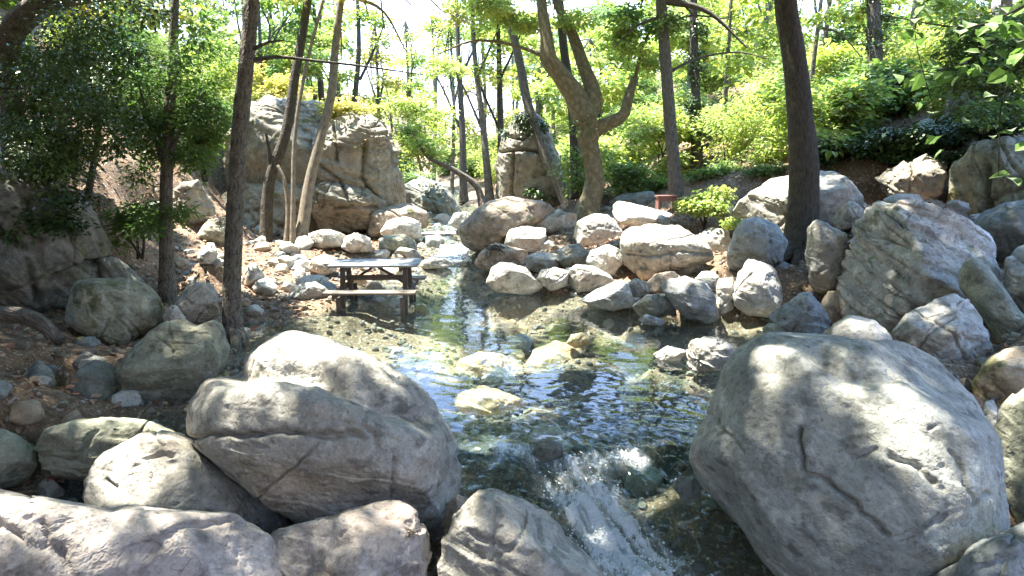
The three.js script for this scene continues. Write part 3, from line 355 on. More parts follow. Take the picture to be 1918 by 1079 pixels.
// ---------------------------------------------------------------- trees
const along = (pts, n) => { const c = new THREE.CatmullRomCurve3(pts.map(p => p.p), false, 'centripetal'); const out = []; for (let i = 0; i <= n; i++) { const t = i / n, f = t * (pts.length - 1), k = Math.min(pts.length - 2, Math.floor(f)); out.push({ p: c.getPoint(t), r: lerp(pts[k].r, pts[k + 1].r, f - k) }); } return out; };
function tube(pts, seg, o = {}) { // pts: [{p, r}]
  const len = pts.reduce((s, p, i) => i ? s + p.p.distanceTo(pts[i - 1].p) : 0, 0), n = o.n ?? Math.max(3, Math.ceil(len / (o.step ?? 0.12))), S = along(pts, n), pos = [], uv = [], idx = [], s = o.seed ?? 0;
  let x = V(1, 0, 0), dist = 0; const r0 = S[0].r;
  for (let i = 0; i <= n; i++) {
    const t = S[Math.min(n, i + 1)].p.clone().sub(S[Math.max(0, i - 1)].p).normalize(); x.addScaledVector(t, -x.dot(t)).normalize(); const y = t.clone().cross(x);
    if (i) dist += S[i].p.distanceTo(S[i - 1].p);
    for (let j = 0; j <= seg; j++) {
      const a = j / seg * 2 * Math.PI, cx = Math.cos(a), cy = Math.sin(a), P = S[i].p; let r = S[i].r;
      if (o.lump) r *= 1 + o.lump * (fbm(P.x * 2 + cx * 0.9 + s, P.y * 1.3, P.z * 2 + cy * 0.9, 3)) + o.lump * 0.35 * n3(cx * 2.2 + s, dist * 0.8, cy * 2.2);
      if (o.flare) { const q = Math.exp(-dist / (o.flareLen ?? 0.45)); r *= 1 + q * o.flare * (0.55 + 0.6 * Math.max(0, Math.sin(a * 3 + s) + 0.5 * Math.sin(a * 5 + 2 * s))); }
      const v = P.clone().addScaledVector(x, cx * r).addScaledVector(y, cy * r); pos.push(v.x, v.y, v.z); uv.push(j / seg * Math.max(1, Math.round(r0 * 6.28 / 0.8)), dist / 0.8);
    }
  }
  for (let i = 0; i < n; i++) for (let j = 0; j < seg; j++) { const a = i * (seg + 1) + j, b = a + seg + 1; idx.push(a, a + 1, b, b, a + 1, b + 1); }
  const e = S[n].p; pos.push(e.x, e.y, e.z); uv.push(0, dist); for (let j = 0; j < seg; j++) idx.push(n * (seg + 1) + j, n * (seg + 1) + j + 1, pos.length / 3 - 1);
  const g = new THREE.BufferGeometry(); g.setAttribute('position', new THREE.Float32BufferAttribute(pos, 3)); g.setAttribute('uv', new THREE.Float32BufferAttribute(uv, 2)); g.setIndex(idx); g.computeVertexNormals();
  const N = g.attributes.normal; for (let i = 0; i <= n; i++) { const a = i * (seg + 1), b = a + seg, v = V(N.getX(a) + N.getX(b), N.getY(a) + N.getY(b), N.getZ(a) + N.getZ(b)).normalize(); N.setXYZ(a, v.x, v.y, v.z); N.setXYZ(b, v.x, v.y, v.z); }
  return g;
}
// leaf sprays: a handful of folded leaves on short stalks
function spray(s, count, len, wide, spread, flat) {
  srand(s); const pos = [];
  for (let i = 0; i < count; i++) {
    const a = rr(0, 6.283), el = Math.asin(rr(-0.55, 0.8)) * flat, r = spread * Math.pow(rnd(), 0.6), l = len * rr(0.65, 1.2), w = l * wide * rr(0.85, 1.15);
    const c = V(Math.cos(a) * Math.cos(el) * r, Math.sin(el) * r, Math.sin(a) * Math.cos(el) * r), dir = V(Math.cos(a) + gauss() * 0.6, rr(-0.75, 0.3), Math.sin(a) + gauss() * 0.6).normalize();
    const up = V(gauss() * 0.5, 1, gauss() * 0.5).normalize(), side = dir.clone().cross(up).normalize(), nrm = side.clone().cross(dir).normalize();
    const q = (x, y, z) => c.clone().addScaledVector(side, x).addScaledVector(dir, y).addScaledVector(nrm, z), B = q(0, 0, 0), m = q(0, l * 0.5, 0), tip = q(0, l, -l * 0.12), L1 = q(-w / 2, l * 0.3, w * 0.16), R1 = q(w / 2, l * 0.3, w * 0.16), L2 = q(-w * 0.36, l * 0.68, w * 0.1), R2 = q(w * 0.36, l * 0.68, w * 0.1);
    for (const [A, Bq, C] of [[B, m, L1], [B, R1, m], [L1, m, L2], [R1, R2, m], [L2, m, tip], [m, R2, tip]]) for (const v of [A, Bq, C]) pos.push(v.x, v.y, v.z);
  }
  const g = new THREE.BufferGeometry(); g.setAttribute('position', new THREE.Float32BufferAttribute(pos, 3)); g.computeVertexNormals(); return g;
}
const SPRAY = { roof: spray(10, 26, 0.15, 0.75, 0.38, 1), plane: spray(11, 16, 0.19, 0.85, 0.5, 1), broad: spray(12, 20, 0.13, 0.7, 0.36, 1), laurel: spray(13, 22, 0.12, 0.4, 0.3, 1), ivy: spray(14, 18, 0.075, 0.8, 0.2, 1), far: spray(15, 18, 0.24, 0.75, 0.75, 1), twig: spray(16, 16, 0.09, 0.55, 0.28, 1) };
// where the crowns leave gaps for the sun: patches on the ground plane, seen along the sun's rays
const gapAt = p => [p.x - SUN.x / SUN.z * 0 - SUN.x / SUN.y * p.y, p.z - SUN.z / SUN.y * p.y];
const GAPS = [];
const caster = new THREE.Raycaster(), solid = scene.children.filter(o => o.isMesh); scene.updateMatrixWorld(true);
const gap = (px, py, d, rx, rz = rx, k = 1) => { const far = at(px, py, d), dir = far.clone().sub(camera.position); caster.set(camera.position, dir.clone().normalize()); const hit = caster.intersectObjects(solid, false)[0]; const [u, v] = gapAt(hit && Math.abs(hit.distance - dir.length()) < 1.5 ? hit.point : far); GAPS.push([u, v, rx, rz, k]); };
gap(585, 665, 6.7, 0.62, 0.34); gap(490, 690, 6.5, 0.3, 0.25); gap(490, 765, 6.1, 0.22, 0.12, 0.8); gap(700, 690, 6.8, 0.3, 0.2);
gap(60, 950, 4.8, 0.45, 0.3); gap(60, 1050, 4.3, 0.35, 0.25); gap(320, 965, 4.8, 0.18, 0.15); gap(320, 1010, 4.4, 0.1, 0.16); gap(480, 1060, 4.4, 0.15, 0.15);
gap(725, 965, 5.0, 0.28, 0.2); gap(905, 985, 4.9, 0.14, 0.12); gap(975, 1040, 4.8, 0.2, 0.18); gap(240, 860, 6.2, 0.45, 0.35); gap(290, 845, 6.1, 0.3, 0.3); gap(215, 925, 5.9, 0.25, 0.15);
gap(230, 787, 7.2, 0.5, 0.14); gap(300, 800, 7.1, 0.3, 0.2, 0.8); gap(120, 830, 6.8, 0.12, 0.1);
gap(1430, 665, 5.6, 0.34, 0.22, 0.9); gap(1480, 690, 5.4, 0.2, 0.25, 0.8); gap(1690, 730, 5.2, 0.3, 0.2); gap(1660, 765, 5.1, 0.2, 0.15); gap(1770, 860, 5.0, 0.12, 0.2); gap(1800, 915, 4.9, 0.14, 0.16); gap(1720, 760, 5.1, 0.16, 0.2); gap(1605, 603, 7.9, 0.4, 0.2);
gap(1740, 595, 9, 0.35, 0.25); gap(1900, 740, 6, 0.4, 0.3); gap(1852, 760, 6.8, 0.2); gap(1890, 665, 7.5, 0.25, 0.2); gap(1320, 640, 10.8, 0.5, 0.3); gap(1250, 655, 10.8, 0.4, 0.3);
gap(372, 625, 9, 0.22, 0.25); gap(305, 622, 9, 0.2, 0.1); gap(345, 545, 11.4, 0.3, 0.3); gap(75, 690, 8.8, 0.12, 0.1); gap(450, 590, 12, 0.3, 0.4);
gap(700, 492, 14.3, 0.9, 0.5, 0.75); gap(700, 545, 13.6, 0.5, 0.2, 0.8); gap(945, 620, 12.5, 0.8, 0.5); gap(1040, 675, 11, 0.9, 0.6); gap(1085, 635, 12, 0.3, 0.3); gap(905, 690, 10.8, 0.8, 0.5); gap(920, 750, 9.5, 0.9, 0.5); gap(1020, 615, 12.5, 0.5, 0.3); gap(1180, 660, 11, 0.4, 0.3); gap(890, 790, 8.6, 0.4, 0.4); gap(1200, 870, 7.2, 0.25, 0.3, 0.8); gap(860, 970, 6.1, 0.2, 0.2);
gap(985, 430, 18.5, 1.0, 0.7); gap(1110, 415, 18.5, 0.9, 0.6, 0.85); gap(1235, 435, 16, 1.4, 0.9, 0.8); gap(1130, 480, 16, 0.9, 0.6, 0.85); gap(955, 505, 15.5, 1.0, 0.6, 0.9); gap(1100, 510, 14.8, 1.0, 0.5, 0.9); gap(1140, 545, 14, 0.7, 0.5, 0.8); gap(1415, 510, 13, 0.6, 0.6, 0.95); gap(1330, 450, 15.5, 0.9, 0.7, 0.9); gap(1400, 380, 16.5, 1.6, 1.2, 0.75); gap(1340, 530, 13.8, 0.5, 0.4, 0.9); gap(1560, 340, 16.5, 0.8, 0.6, 0.6); gap(1700, 315, 16, 0.9, 0.8, 0.85); gap(1480, 590, 11.6, 0.3, 0.3, 0.7); gap(1190, 385, 20, 1.6, 1, 0.8); gap(1280, 530, 13.5, 0.4, 0.3, 0.7); gap(1640, 380, 12.2, 0.4, 0.3, 0.6); gap(1530, 520, 12.4, 0.3, 0.3, 0.6);
gap(650, 450, 19, 3.0, 2.6, 0.85); gap(520, 500, 16.5, 2.2, 2.2, 0.75); gap(760, 430, 20, 2.0, 2.5, 0.85); gap(560, 540, 14.5, 1.2, 0.8, 0.7); gap(540, 420, 21, 1.2, 1.2, 0.95); gap(360, 365, 19, 1.1, 1.1, 0.9); gap(220, 310, 19, 2.2, 2.0, 0.75); gap(300, 470, 16.5, 1.6, 1.5, 0.6);  gap(380, 510, 15, 0.7, 0.7, 0.7); gap(850, 430, 24, 2.5, 4, 0.9);
gap(1360, 250, 22.5, 1.8, 1.8, 0.9); gap(1430, 265, 20.5, 1.2, 1.2, 0.85); gap(1570, 220, 19.5, 1.3, 1.2, 0.7); gap(1205, 280, 24.5, 1.6, 1.6, 0.9); gap(1700, 160, 22, 2, 2, 0.8); gap(1640, 190, 21, 1.4, 1.4, 0.8); gap(780, 230, 29, 3, 4, 0.9); gap(510, 170, 24.5, 2, 1.6, 0.9); gap(395, 130, 21, 1.6, 1.6, 0.85); gap(385, 255, 14, 0.6, 0.6, 0.8); gap(1300, 90, 30, 4, 4, 0.8); gap(1500, 130, 30, 4, 4, 0.8); gap(1100, 200, 30, 3, 4, 0.8); gap(960, 60, 27, 3, 3, 0.8);
gap(150, 150, 13, 0.7, 0.7, 0.75); gap(300, 240, 13, 0.5, 0.5, 0.8); gap(60, 280, 12, 0.5, 0.4, 0.8); gap(230, 90, 14, 0.9, 0.7, 0.75); gap(340, 100, 13.2, 0.6, 0.6, 0.75); gap(90, 400, 11.8, 0.4, 0.4, 0.8);
gap(700, 610, 12.3, 1.3, 0.7, 0.8); gap(770, 590, 13, 0.9, 0.6, 0.8); gap(610, 590, 12.9, 0.8, 0.5, 0.7); gap(820, 640, 11.6, 0.7, 0.6, 0.8);
gap(1750, 60, 4, 0.5, 0.4); gap(1880, 150, 3.7, 0.4, 0.4); gap(1820, 130, 4.2, 0.4, 0.4);
gap(1060, 870, 6.6, 0.5, 0.5, 0.5); gap(1100, 1000, 5.9, 0.3, 0.3, 0.6);
function litness(u, v) { let l = 0.12 + 0.22 * sstep(-10.5, -13, v) * sstep(-1.5, 0, u) * sstep(8, 5.5, u) + 0.12 * sstep(-12, -20, v) * sstep(7, 3, Math.abs(u)); for (const [a, b, rx, rz, k] of GAPS) { const q = ((u - a) / (rx + 0.14)) ** 2 + ((v - b) / (rz + 0.14)) ** 2; if (q < 1) l = Math.max(l, k); } return l; }
const keepLeaf = p => { const [u, v] = gapAt(p), n = 0.5 + 0.95 * fbm(u * 0.55, v * 0.55, 4.2, 3); return n > litness(u, v); };
// the roof of leaves over the stream, shared out among the trees that carry it
const ROOF = [[-4.6, -12.5], [6.2, -15], [-5.8, 2.5], [6, 1.5], [-8, -6.5], [7.8, -7.5], [0.4, 5.5], [-6.4, -20], [-4, -21], [2.2, -21.5], [5, -20.5], [-0.5, -4.5], [10, -12], [-11, -14]].map(([x, z]) => ({ x, z, items: [] }));
srand(400);
for (let i = 0; i < 26000; i++) {
  const u = rr(-15, 14), v = rr(9, -23), lift = 1.6 * fbm(u * 0.3, v * 0.3, 9, 2), y = 10.6 + lift + rr(-1.5, 1.7), p = V(u + SUN.x / SUN.y * y, y, v + SUN.z / SUN.y * y);
  if (!keepLeaf(p)) continue;
  let b = null, bd = 1e9; for (const t of ROOF) { const q = Math.hypot(t.x - p.x, t.z - p.z); if (q < bd) { bd = q; b = t; } } b.items.push([p, rr(0.8, 1.3), rnd()]);
}
const roofLobes = k => { const t = ROOF[k], out = []; for (let i = 0; i < 6; i++) if (t.items.length) { const [p] = t.items[Math.floor(rnd() * t.items.length)]; out.push([p, 1, 1, 1, 0]); } return out; };
const tmpM = new THREE.Matrix4(), tmpQ = new THREE.Quaternion(), tmpE = new THREE.Euler(), tmpS = V(1, 1, 1);
// lobes: [centre, rx, ry, rz, count]; all their sprays become one crown
function crown(lobes, spr, mat, o = {}) {
  const items = [...(o.roof !== undefined ? ROOF[o.roof].items : [])], carve = o.carve ?? false;
  for (const [c, rx, ry, rz, count] of lobes) {
    const clumps = Math.max(3, Math.round(count / (o.clump ?? 16))), cl = [];
    for (let i = 0; i < clumps; i++) { const a = rr(0, 6.283), z = rr(-1, 1), q = Math.sqrt(1 - z * z), r = Math.pow(rnd(), 0.45); cl.push([c.x + Math.cos(a) * q * r * rx, c.y + z * r * ry, c.z + Math.sin(a) * q * r * rz]); }
    const sx = (o.tight ?? 0.26) * Math.min(rx, 3), sy = (o.tight ?? 0.26) * Math.min(ry, 3) * 0.8, sz = (o.tight ?? 0.26) * Math.min(rz, 3);
    for (let i = 0; i < count; i++) { const k = cl[i % clumps], p = V(k[0] + gauss() * sx, k[1] + gauss() * sy, k[2] + gauss() * sz); if (carve && !keepLeaf(p)) continue; items.push([p, rr(0.75, 1.3) * (o.size ?? 1), rnd()]); }
  }
  const m = new THREE.InstancedMesh(spr, mat, items.length), col = new THREE.Color();
  items.forEach(([p, s, q], i) => { tmpE.set(gauss() * 0.5, rr(0, 6.283), gauss() * 0.5); tmpM.compose(p, tmpQ.setFromEuler(tmpE), tmpS.set(s, s, s)); m.setMatrixAt(i, tmpM); const b = rr(0.7, 1.25); m.setColorAt(i, col.setRGB(b * (0.85 + 0.45 * q), b, b * rr(0.7, 1.2))); });
  m.userData.kind = 'stuff'; m.name = 'crown'; return m;
}
// a tree: trunk and limbs through points [px, py, distance, radius in px] or world points; the group stands at its foot
const wp = ([px, py, d, r]) => ({ p: at(px, py, d), r: r * d / F });
function tree(name, label, o) {
  const g = new THREE.Group(), foot = o.trunk[0].p.clone(), mat = o.mat ?? M.bark; g.position.copy(foot); const rel = q => q.map(k => ({ p: k.p.clone().sub(foot), r: k.r }));
  const put = (nm, pts, seg, op, m = mat) => { const t = new THREE.Mesh(tube(rel(pts), seg, op), m); t.name = nm; g.add(t); return t; };
  srand(o.seed ?? 5);
  put('trunk', o.trunk, o.seg ?? 16, { lump: o.lump ?? 0.10, flare: o.flare ?? 0.35, seed: o.seed ?? 1, step: o.step ?? 0.14, flareLen: o.flareLen });
  for (const l of o.limbs ?? []) put(l.name ?? 'branch', l.pts, l.seg ?? 8, { lump: 0.10, seed: (o.seed ?? 1) + 3, step: 0.18 }, l.mat);
  for (const l of o.roots ?? []) put('root', l, 8, { lump: 0.2, seed: o.seed });
  if (o.lobes) {
    for (const [c, rx] of o.lobes) if (o.toLobes) { // a limb from the top of the trunk into each lobe
      const top = o.trunk[o.trunk.length - (rnd() < 0.5 ? 1 : 2)], a = top.p, mid = a.clone().lerp(c, 0.5).add(V(gauss() * 0.3, 0.4, gauss() * 0.3));
      put('branch', [{ p: a, r: top.r * 0.75 }, { p: mid, r: top.r * 0.45 }, { p: c, r: 0.02 }], 6, { step: 0.3 });
    }
    const cr = crown(o.lobes, o.roof !== undefined ? SPRAY.roof : o.spray ?? SPRAY.broad, o.leaf ?? LM.green, o); cr.position.copy(foot).negate(); g.add(cr);
  }
  if (!o.noControl) { const c = { x: foot.x, z: foot.z, y: foot.y + 0.12, r: 0.9 }; c.b = bareGround(c.x, c.z); CONTROL.push(c); }
  return add(g, name, label, 'tree', o.group);
}
const upTo = (q, y, dx = 0, dz = 0) => ({ p: V(q.p.x + dx, y, q.p.z + dz), r: q.r * 0.6 });
const lobesAbout = (c, n, R, y0, y1, rx, ry, count) => Array.from({ length: n }, (_, i) => { const a = i / n * 6.283 + rr(-0.4, 0.4), r = i ? R * rr(0.5, 1) : 0; return [V(c.x + Math.cos(a) * r, rr(y0, y1), c.z + Math.sin(a) * r), rx * rr(0.8, 1.2), ry * rr(0.8, 1.2), rx * rr(0.8, 1.2), count]; });
const W = (x, y, z, r) => ({ p: V(x, y, z), r });

{ // 1 the big left trunk
  const t = [[437, 655, 11.9, 18], [436, 610, 11.9, 17], [434, 540, 11.9, 16], [440, 400, 11.9, 15.5], [449, 250, 11.9, 15], [462, 110, 11.9, 14], [472, -10, 11.9, 13]].map(wp), top = t[t.length - 1]; t.push(upTo(top, 9.5, 0.2, -0.2), upTo({ p: top.p, r: top.r * 0.6 }, 12, 0.3, -0.3));
  srand(21); tree('alder_tree', 'straight grey brown trunk with exposed roots at the left edge of the pool', { trunk: t, seed: 21, seg: 26, lump: 0.13, flare: 0.45, limbs: [{ name: 'branch', pts: [[470, 113, 11.9, 5], [520, 107, 12, 3.4], [590, 114, 12.2, 2.6], [680, 124, 12.4, 2], [792, 140, 12.6, 1]].map(wp), seg: 6 }, { name: 'branch', pts: [[470, 95, 11.9, 4], [500, 80, 11.8, 2.6], [533, 75, 11.8, 1.2]].map(wp), seg: 6 }],
    roots: [[[432, 620, 11.8, 13], [418, 655, 11.5, 10], [408, 690, 11.2, 4]].map(wp), [[440, 625, 11.7, 13], [444, 665, 11.4, 9], [448, 700, 11.2, 3]].map(wp), [[446, 620, 11.8, 12], [462, 650, 11.7, 8], [474, 680, 11.6, 3]].map(wp)], toLobes: true, carve: true, roof: 0, lobes: roofLobes(0), spray: SPRAY.broad, leaf: LM.green, size: 1 });
}
{ // 2 leafy trunk
  const t = [[314, 570, 13.2, 15], [313, 500, 13.2, 13], [311, 420, 13.2, 12], [312, 330, 13.2, 11], [318, 200, 13.2, 10], [325, 60, 13.2, 8], [330, -40, 13.2, 6]].map(wp); srand(22);
  tree('laurel_tree', 'slim trunk wrapped in glossy dark leaves left of the big left trunk', { trunk: t, mat: M.bark, seed: 22, lobes: [[at(330, 120, 13.2), 1.3, 1.2, 1.2, 170], [at(300, 270, 13.1), 0.75, 0.9, 0.7, 110], [at(360, 260, 13.0), 0.55, 0.7, 0.5, 70], [at(290, 400, 13.1), 0.5, 0.55, 0.4, 60], [at(390, 210, 13), 0.5, 0.4, 0.4, 40]], spray: SPRAY.laurel, leaf: LM.laurel, size: 0.9, limbs: [{ pts: [[314, 330, 13.2, 5], [280, 230, 13.1, 3], [255, 140, 13, 1.5]].map(wp) }, { pts: [[314, 300, 13.2, 5], [350, 220, 13, 3], [385, 170, 13, 1.5]].map(wp) }] });
}
{ // 3, 4 slanting trunks before the cliff
  const t = [[498, 470, 19.6, 12], [499, 420, 19.6, 11], [505, 340, 19.6, 10], [535, 250, 19.6, 9.5], [553, 140, 19.6, 8.5], [577, 0, 19.6, 7.5], [590, -80, 19.6, 6]].map(wp); srand(23);
  tree('alder_tree', 'dark curving trunk before the left half of the pale cliff', { trunk: t, mat: M.darkBark, seed: 23, toLobes: true, carve: true, roof: 7, lobes: [...roofLobes(7), [at(560, -20, 19.6), 1.6, 1, 1.6, 60]], spray: SPRAY.broad, leaf: LM.sun, limbs: [{ pts: [[506, 330, 19.6, 5], [505, 290, 19.5, 4], [498, 250, 19.4, 2.5]].map(wp) }] });
  const u = [[556, 465, 19.4, 15], [566, 430, 19.4, 11], [578, 350, 19.5, 10], [600, 260, 19.6, 9], [620, 180, 19.7, 8], [628, 90, 19.8, 7], [640, -10, 19.8, 6], [650, -90, 19.8, 5]].map(wp); srand(24);
  tree('alder_tree', 'pale slanting trunk with a sunlit foot before the right half of the cliff', { trunk: u, mat: M.paleBark, seed: 24, flare: 0.5, toLobes: true, carve: true, roof: 8, lobes: [...roofLobes(8), [at(690, 30, 20), 1.3, 0.6, 1.4, 46], [at(760, 95, 21), 1.2, 0.45, 1.2, 30], [at(640, 110, 20), 0.8, 0.5, 0.8, 26], [at(770, 10, 22), 1.4, 0.4, 1.4, 36], [at(640, 12, 20), 1.2, 0.4, 1.2, 40], [at(720, 55, 20), 1, 0.35, 1, 30], [at(830, 22, 21), 1.0, 0.35, 1, 26]], spray: SPRAY.broad, leaf: LM.yellow });
  const s = [[536, 462, 19.2, 6], [540, 400, 19.2, 5], [533, 340, 19.2, 4], [520, 310, 19.2, 3]].map(wp); srand(25);
  tree('sapling', 'thin white stem between the two slanting trunks', { trunk: s, mat: M.paleBark, seed: 25, flare: 0.2, seg: 8 });
  const s2 = [[548, 462, 19.1, 6], [549, 380, 19.1, 4.5], [552, 260, 19.2, 4], [570, 140, 19.3, 3.5], [605, 0, 19.4, 3]].map(wp); srand(26);
  tree('sapling', 'slender orange brown stem rising between the two slanting trunks', { trunk: s2, mat: M.paleBark, seed: 26, flare: 0.2, seg: 8, lobes: [[at(600, 10, 19.4), 1.2, 0.8, 1.2, 40]], spray: SPRAY.broad, leaf: LM.yellow });
}
{ // 5 plane tree
  const t = [[1100, 416, 21.6, 23], [1104, 385, 21.6, 20], [1114, 345, 21.6, 18], [1112, 305, 21.6, 16], [1102, 268, 21.6, 17], [1102, 235, 21.6, 22], [1100, 205, 21.6, 22]].map(wp); srand(31);
  const l1 = [[1100, 225, 21.6, 26], [1078, 180, 21.5, 21], [1050, 140, 21.3, 17], [1028, 110, 21.2, 16], [1024, 70, 21.2, 12], [1016, 20, 21.2, 10], [1010, -60, 21.2, 8]].map(wp), l2 = [[1108, 215, 21.6, 20], [1112, 180, 21.6, 16], [1092, 120, 21.7, 12], [1070, 60, 21.8, 10], [1045, 10, 21.9, 8], [1030, -60, 22, 6]].map(wp), l3 = [[1112, 245, 21.6, 16], [1138, 232, 21.5, 13], [1168, 215, 21.4, 11], [1178, 180, 21.4, 9], [1190, 145, 21.4, 7]].map(wp);
  tree('plane_tree', 'gnarled mossy plane tree with three bent limbs in the middle distance', { trunk: t, mat: M.planeBark, seed: 31, seg: 40, lump: 0.5, flare: 0.28, flareLen: 0.6, step: 0.06, mossy: true, limbs: [{ name: 'limb', pts: l1, seg: 14 }, { name: 'limb', pts: l2, seg: 12 }, { name: 'limb', pts: l3, seg: 12 }, { pts: [[1018, 105, 21.2, 5], [985, 92, 21.2, 3.5], [930, 78, 21, 2.8], [880, 78, 20.8, 2.2], [820, 102, 20.6, 1]].map(wp), seg: 6 }, { pts: [[1190, 150, 21.4, 4], [1200, 100, 21.4, 2.5], [1225, 40, 21.3, 1.2]].map(wp), seg: 6 }], carve: true,
    roof: 9, lobes: [[at(1060, -40, 22), 1.6, 0.9, 1.6, 60], [at(900, 30, 21), 1.2, 0.4, 1.3, 44], [at(955, 45, 22), 1.2, 0.4, 1, 36], [at(1130, 45, 21.4), 1.3, 0.45, 1.2, 46], [at(840, 95, 20.7), 0.8, 0.4, 0.8, 26], [at(1190, 90, 21.4), 0.9, 0.7, 0.9, 40]], spray: SPRAY.broad, leaf: LM.sun });
}
{ // 6 straight trunk
  const t = [[1268, 392, 20.6, 15], [1264, 330, 20.6, 12.5], [1256, 240, 20.6, 11.5], [1248, 130, 20.6, 11], [1238, 0, 20.6, 10], [1234, -80, 20.6, 8.5]].map(wp); srand(32);
  tree('alder_tree', 'straight brown trunk right of the plane tree beside the red box', { trunk: t, seed: 32, toLobes: true, carve: true, roof: 10, lobes: [...roofLobes(10), [at(1300, 30, 20.6), 1.5, 0.8, 1.5, 70], [at(1200, 14, 21), 1.2, 0.4, 1.2, 40], [at(1400, 90, 20.2), 1, 0.5, 1, 30]], spray: SPRAY.broad, leaf: LM.green, limbs: [{ pts: [[1254, 135, 20.6, 3], [1300, 112, 20.5, 2.2], [1380, 98, 20.4, 1.6], [1440, 110, 20.2, 0.8]].map(wp), seg: 6 }, { pts: [[1250, 45, 20.6, 3], [1290, 30, 20.5, 2], [1370, 36, 20.3, 1]].map(wp), seg: 6 }, { pts: [[1240, 30, 20.6, 3], [1190, 50, 20.6, 2], [1150, 90, 20.6, 1]].map(wp), seg: 6 }] });
}
{ // 7 dark right trunk
  const t = [[1496, 490, 15.2, 33], [1500, 440, 15.2, 29], [1505, 380, 15.2, 27], [1506, 320, 15.2, 27], [1500, 230, 15.2, 24], [1488, 110, 15.2, 21], [1470, -10, 15.2, 20]].map(wp), top = t[t.length - 1]; t.push(upTo(top, 10, -0.3, 0), upTo({ p: top.p, r: top.r * 0.6 }, 12, -0.4, 0)); srand(33);
  tree('alder_tree', 'thick dark trunk with spreading roots on the right bank', { trunk: t, mat: M.darkBark, seed: 33, seg: 24, lump: 0.1, flare: 0.4, roots: [[[1490, 455, 15.1, 14], [1468, 480, 14.8, 11], [1440, 497, 14.5, 5]].map(wp), [[1512, 430, 15.1, 13], [1540, 450, 15, 9], [1565, 470, 14.9, 3]].map(wp), [[1495, 465, 15, 13], [1488, 500, 14.6, 8], [1478, 525, 14.3, 3]].map(wp)], toLobes: true, carve: true, roof: 1, lobes: roofLobes(1), spray: SPRAY.broad, leaf: LM.green });
}
{ // leaning trunk before the spire
  const t = [[1070, 398, 24.2, 13], [1050, 350, 24.3, 12], [1022, 290, 24.4, 10.5], [990, 200, 24.6, 9], [972, 110, 24.8, 8], [945, 0, 25, 7], [925, -80, 25, 6]].map(wp); srand(34);
  tree('alder_tree', 'leaning trunk crossing in front of the rock spire', { trunk: t, seed: 34, toLobes: true, lobes: lobesAbout(at(930, -90, 25), 4, 2.4, 10, 13, 2, 1.2, 80), spray: SPRAY.broad, leaf: LM.sun });
  const u = [[1080, 372, 23.4, 11], [1078, 300, 23.4, 10], [1072, 200, 23.5, 9], [1056, 90, 23.6, 8], [1048, -10, 23.6, 7], [1044, -90, 23.6, 6]].map(wp); srand(35);
  tree('alder_tree', 'upright trunk just left of the plane tree', { trunk: u, mat: M.darkBark, seed: 35, toLobes: true, lobes: lobesAbout(at(1050, -100, 23.6), 3, 2, 10, 13, 2, 1.2, 80), spray: SPRAY.broad, leaf: LM.sun });
  for (const [x0, x1, x2, lab, d, s] of [[918, 906, 888, 'slim branching trunk left of the rock spire', 27, 36], [937, 938, 934, 'thin straight trunk close to the left side of the rock spire', 27.5, 37], [664, 660, 672, 'far thin trunk rising above the pale cliff', 29, 38], [868, 866, 858, 'faint thin trunk in the bright gap over the stream', 34, 39]]) {
    const q = [[x0, 380, d, 8], [x1, 250, d, 6], [x2, 90, d, 4.5], [x2 - 4, -30, d, 3]].map(wp); srand(s);
    tree('slender_tree', lab, { trunk: q, mat: s === 36 ? M.bark : M.darkBark, seed: s, seg: 8, step: 0.4, limbs: [{ pts: [[x1, 250, d, 3], [x1 - 35, 170, d, 2], [x1 - 60, 120, d, 1]].map(wp), seg: 5 }, { pts: [[x2 + 2, 150, d, 3], [x2 + 30, 90, d, 2], [x2 + 50, 40, d, 1]].map(wp), seg: 5 }], lobes: [[at(x2, 40, d), 1.6, 1.2, 1.5, 45], [at(x1 - 50, 130, d), 1, 0.6, 1, 20], [at(x2 + 40, 60, d), 1, 0.8, 1, 25]], spray: SPRAY.broad, leaf: LM.sun, size: 1.2 });
  }
  const a = [[905, 392, 28, 8], [893, 350, 28, 6], [850, 318, 27.8, 5], [800, 292, 27.6, 4], [775, 250, 27.4, 2]].map(wp); srand(40);
  tree('slender_tree', 'arching low tree bending left over the far stream', { trunk: a, seed: 40, seg: 8, lobes: [[at(800, 270, 27.5), 1.6, 0.8, 1.2, 60], [at(770, 210, 27.4), 1.4, 0.8, 1.2, 60]], spray: SPRAY.broad, leaf: LM.sun, size: 1.1, flare: 0.2 });
  for (const [x, y, d, r, lab, s] of [[1306, 330, 25, 11, 'ivy covered trunk behind the bright shrubs right of the straight brown trunk', 41], [1642, 262, 23, 17, 'dark ivy covered trunk on the upper right slope', 42]]) {
    const q = [[x, y, d, r], [x - 2, y - 120, d, r * 0.8], [x - 6, y - 260, d, r * 0.7], [x - 8, -60, d, r * 0.6]].map(wp); srand(s); const lob = []; for (let i = 0; i < 7; i++) lob.push([at(x - i, y - 20 - i * 40, d), r * d / F * 1.7, 0.6, r * d / F * 1.7, 26]);
    lob.push([at(x, -100, d), 2.4, 1.4, 2.4, 90]); tree('ivy_tree', lab, { trunk: q, mat: M.darkBark, seed: s, lobes: lob, spray: SPRAY.ivy, leaf: LM.ivy, size: 1.2, tight: 0.4 });
  }
}
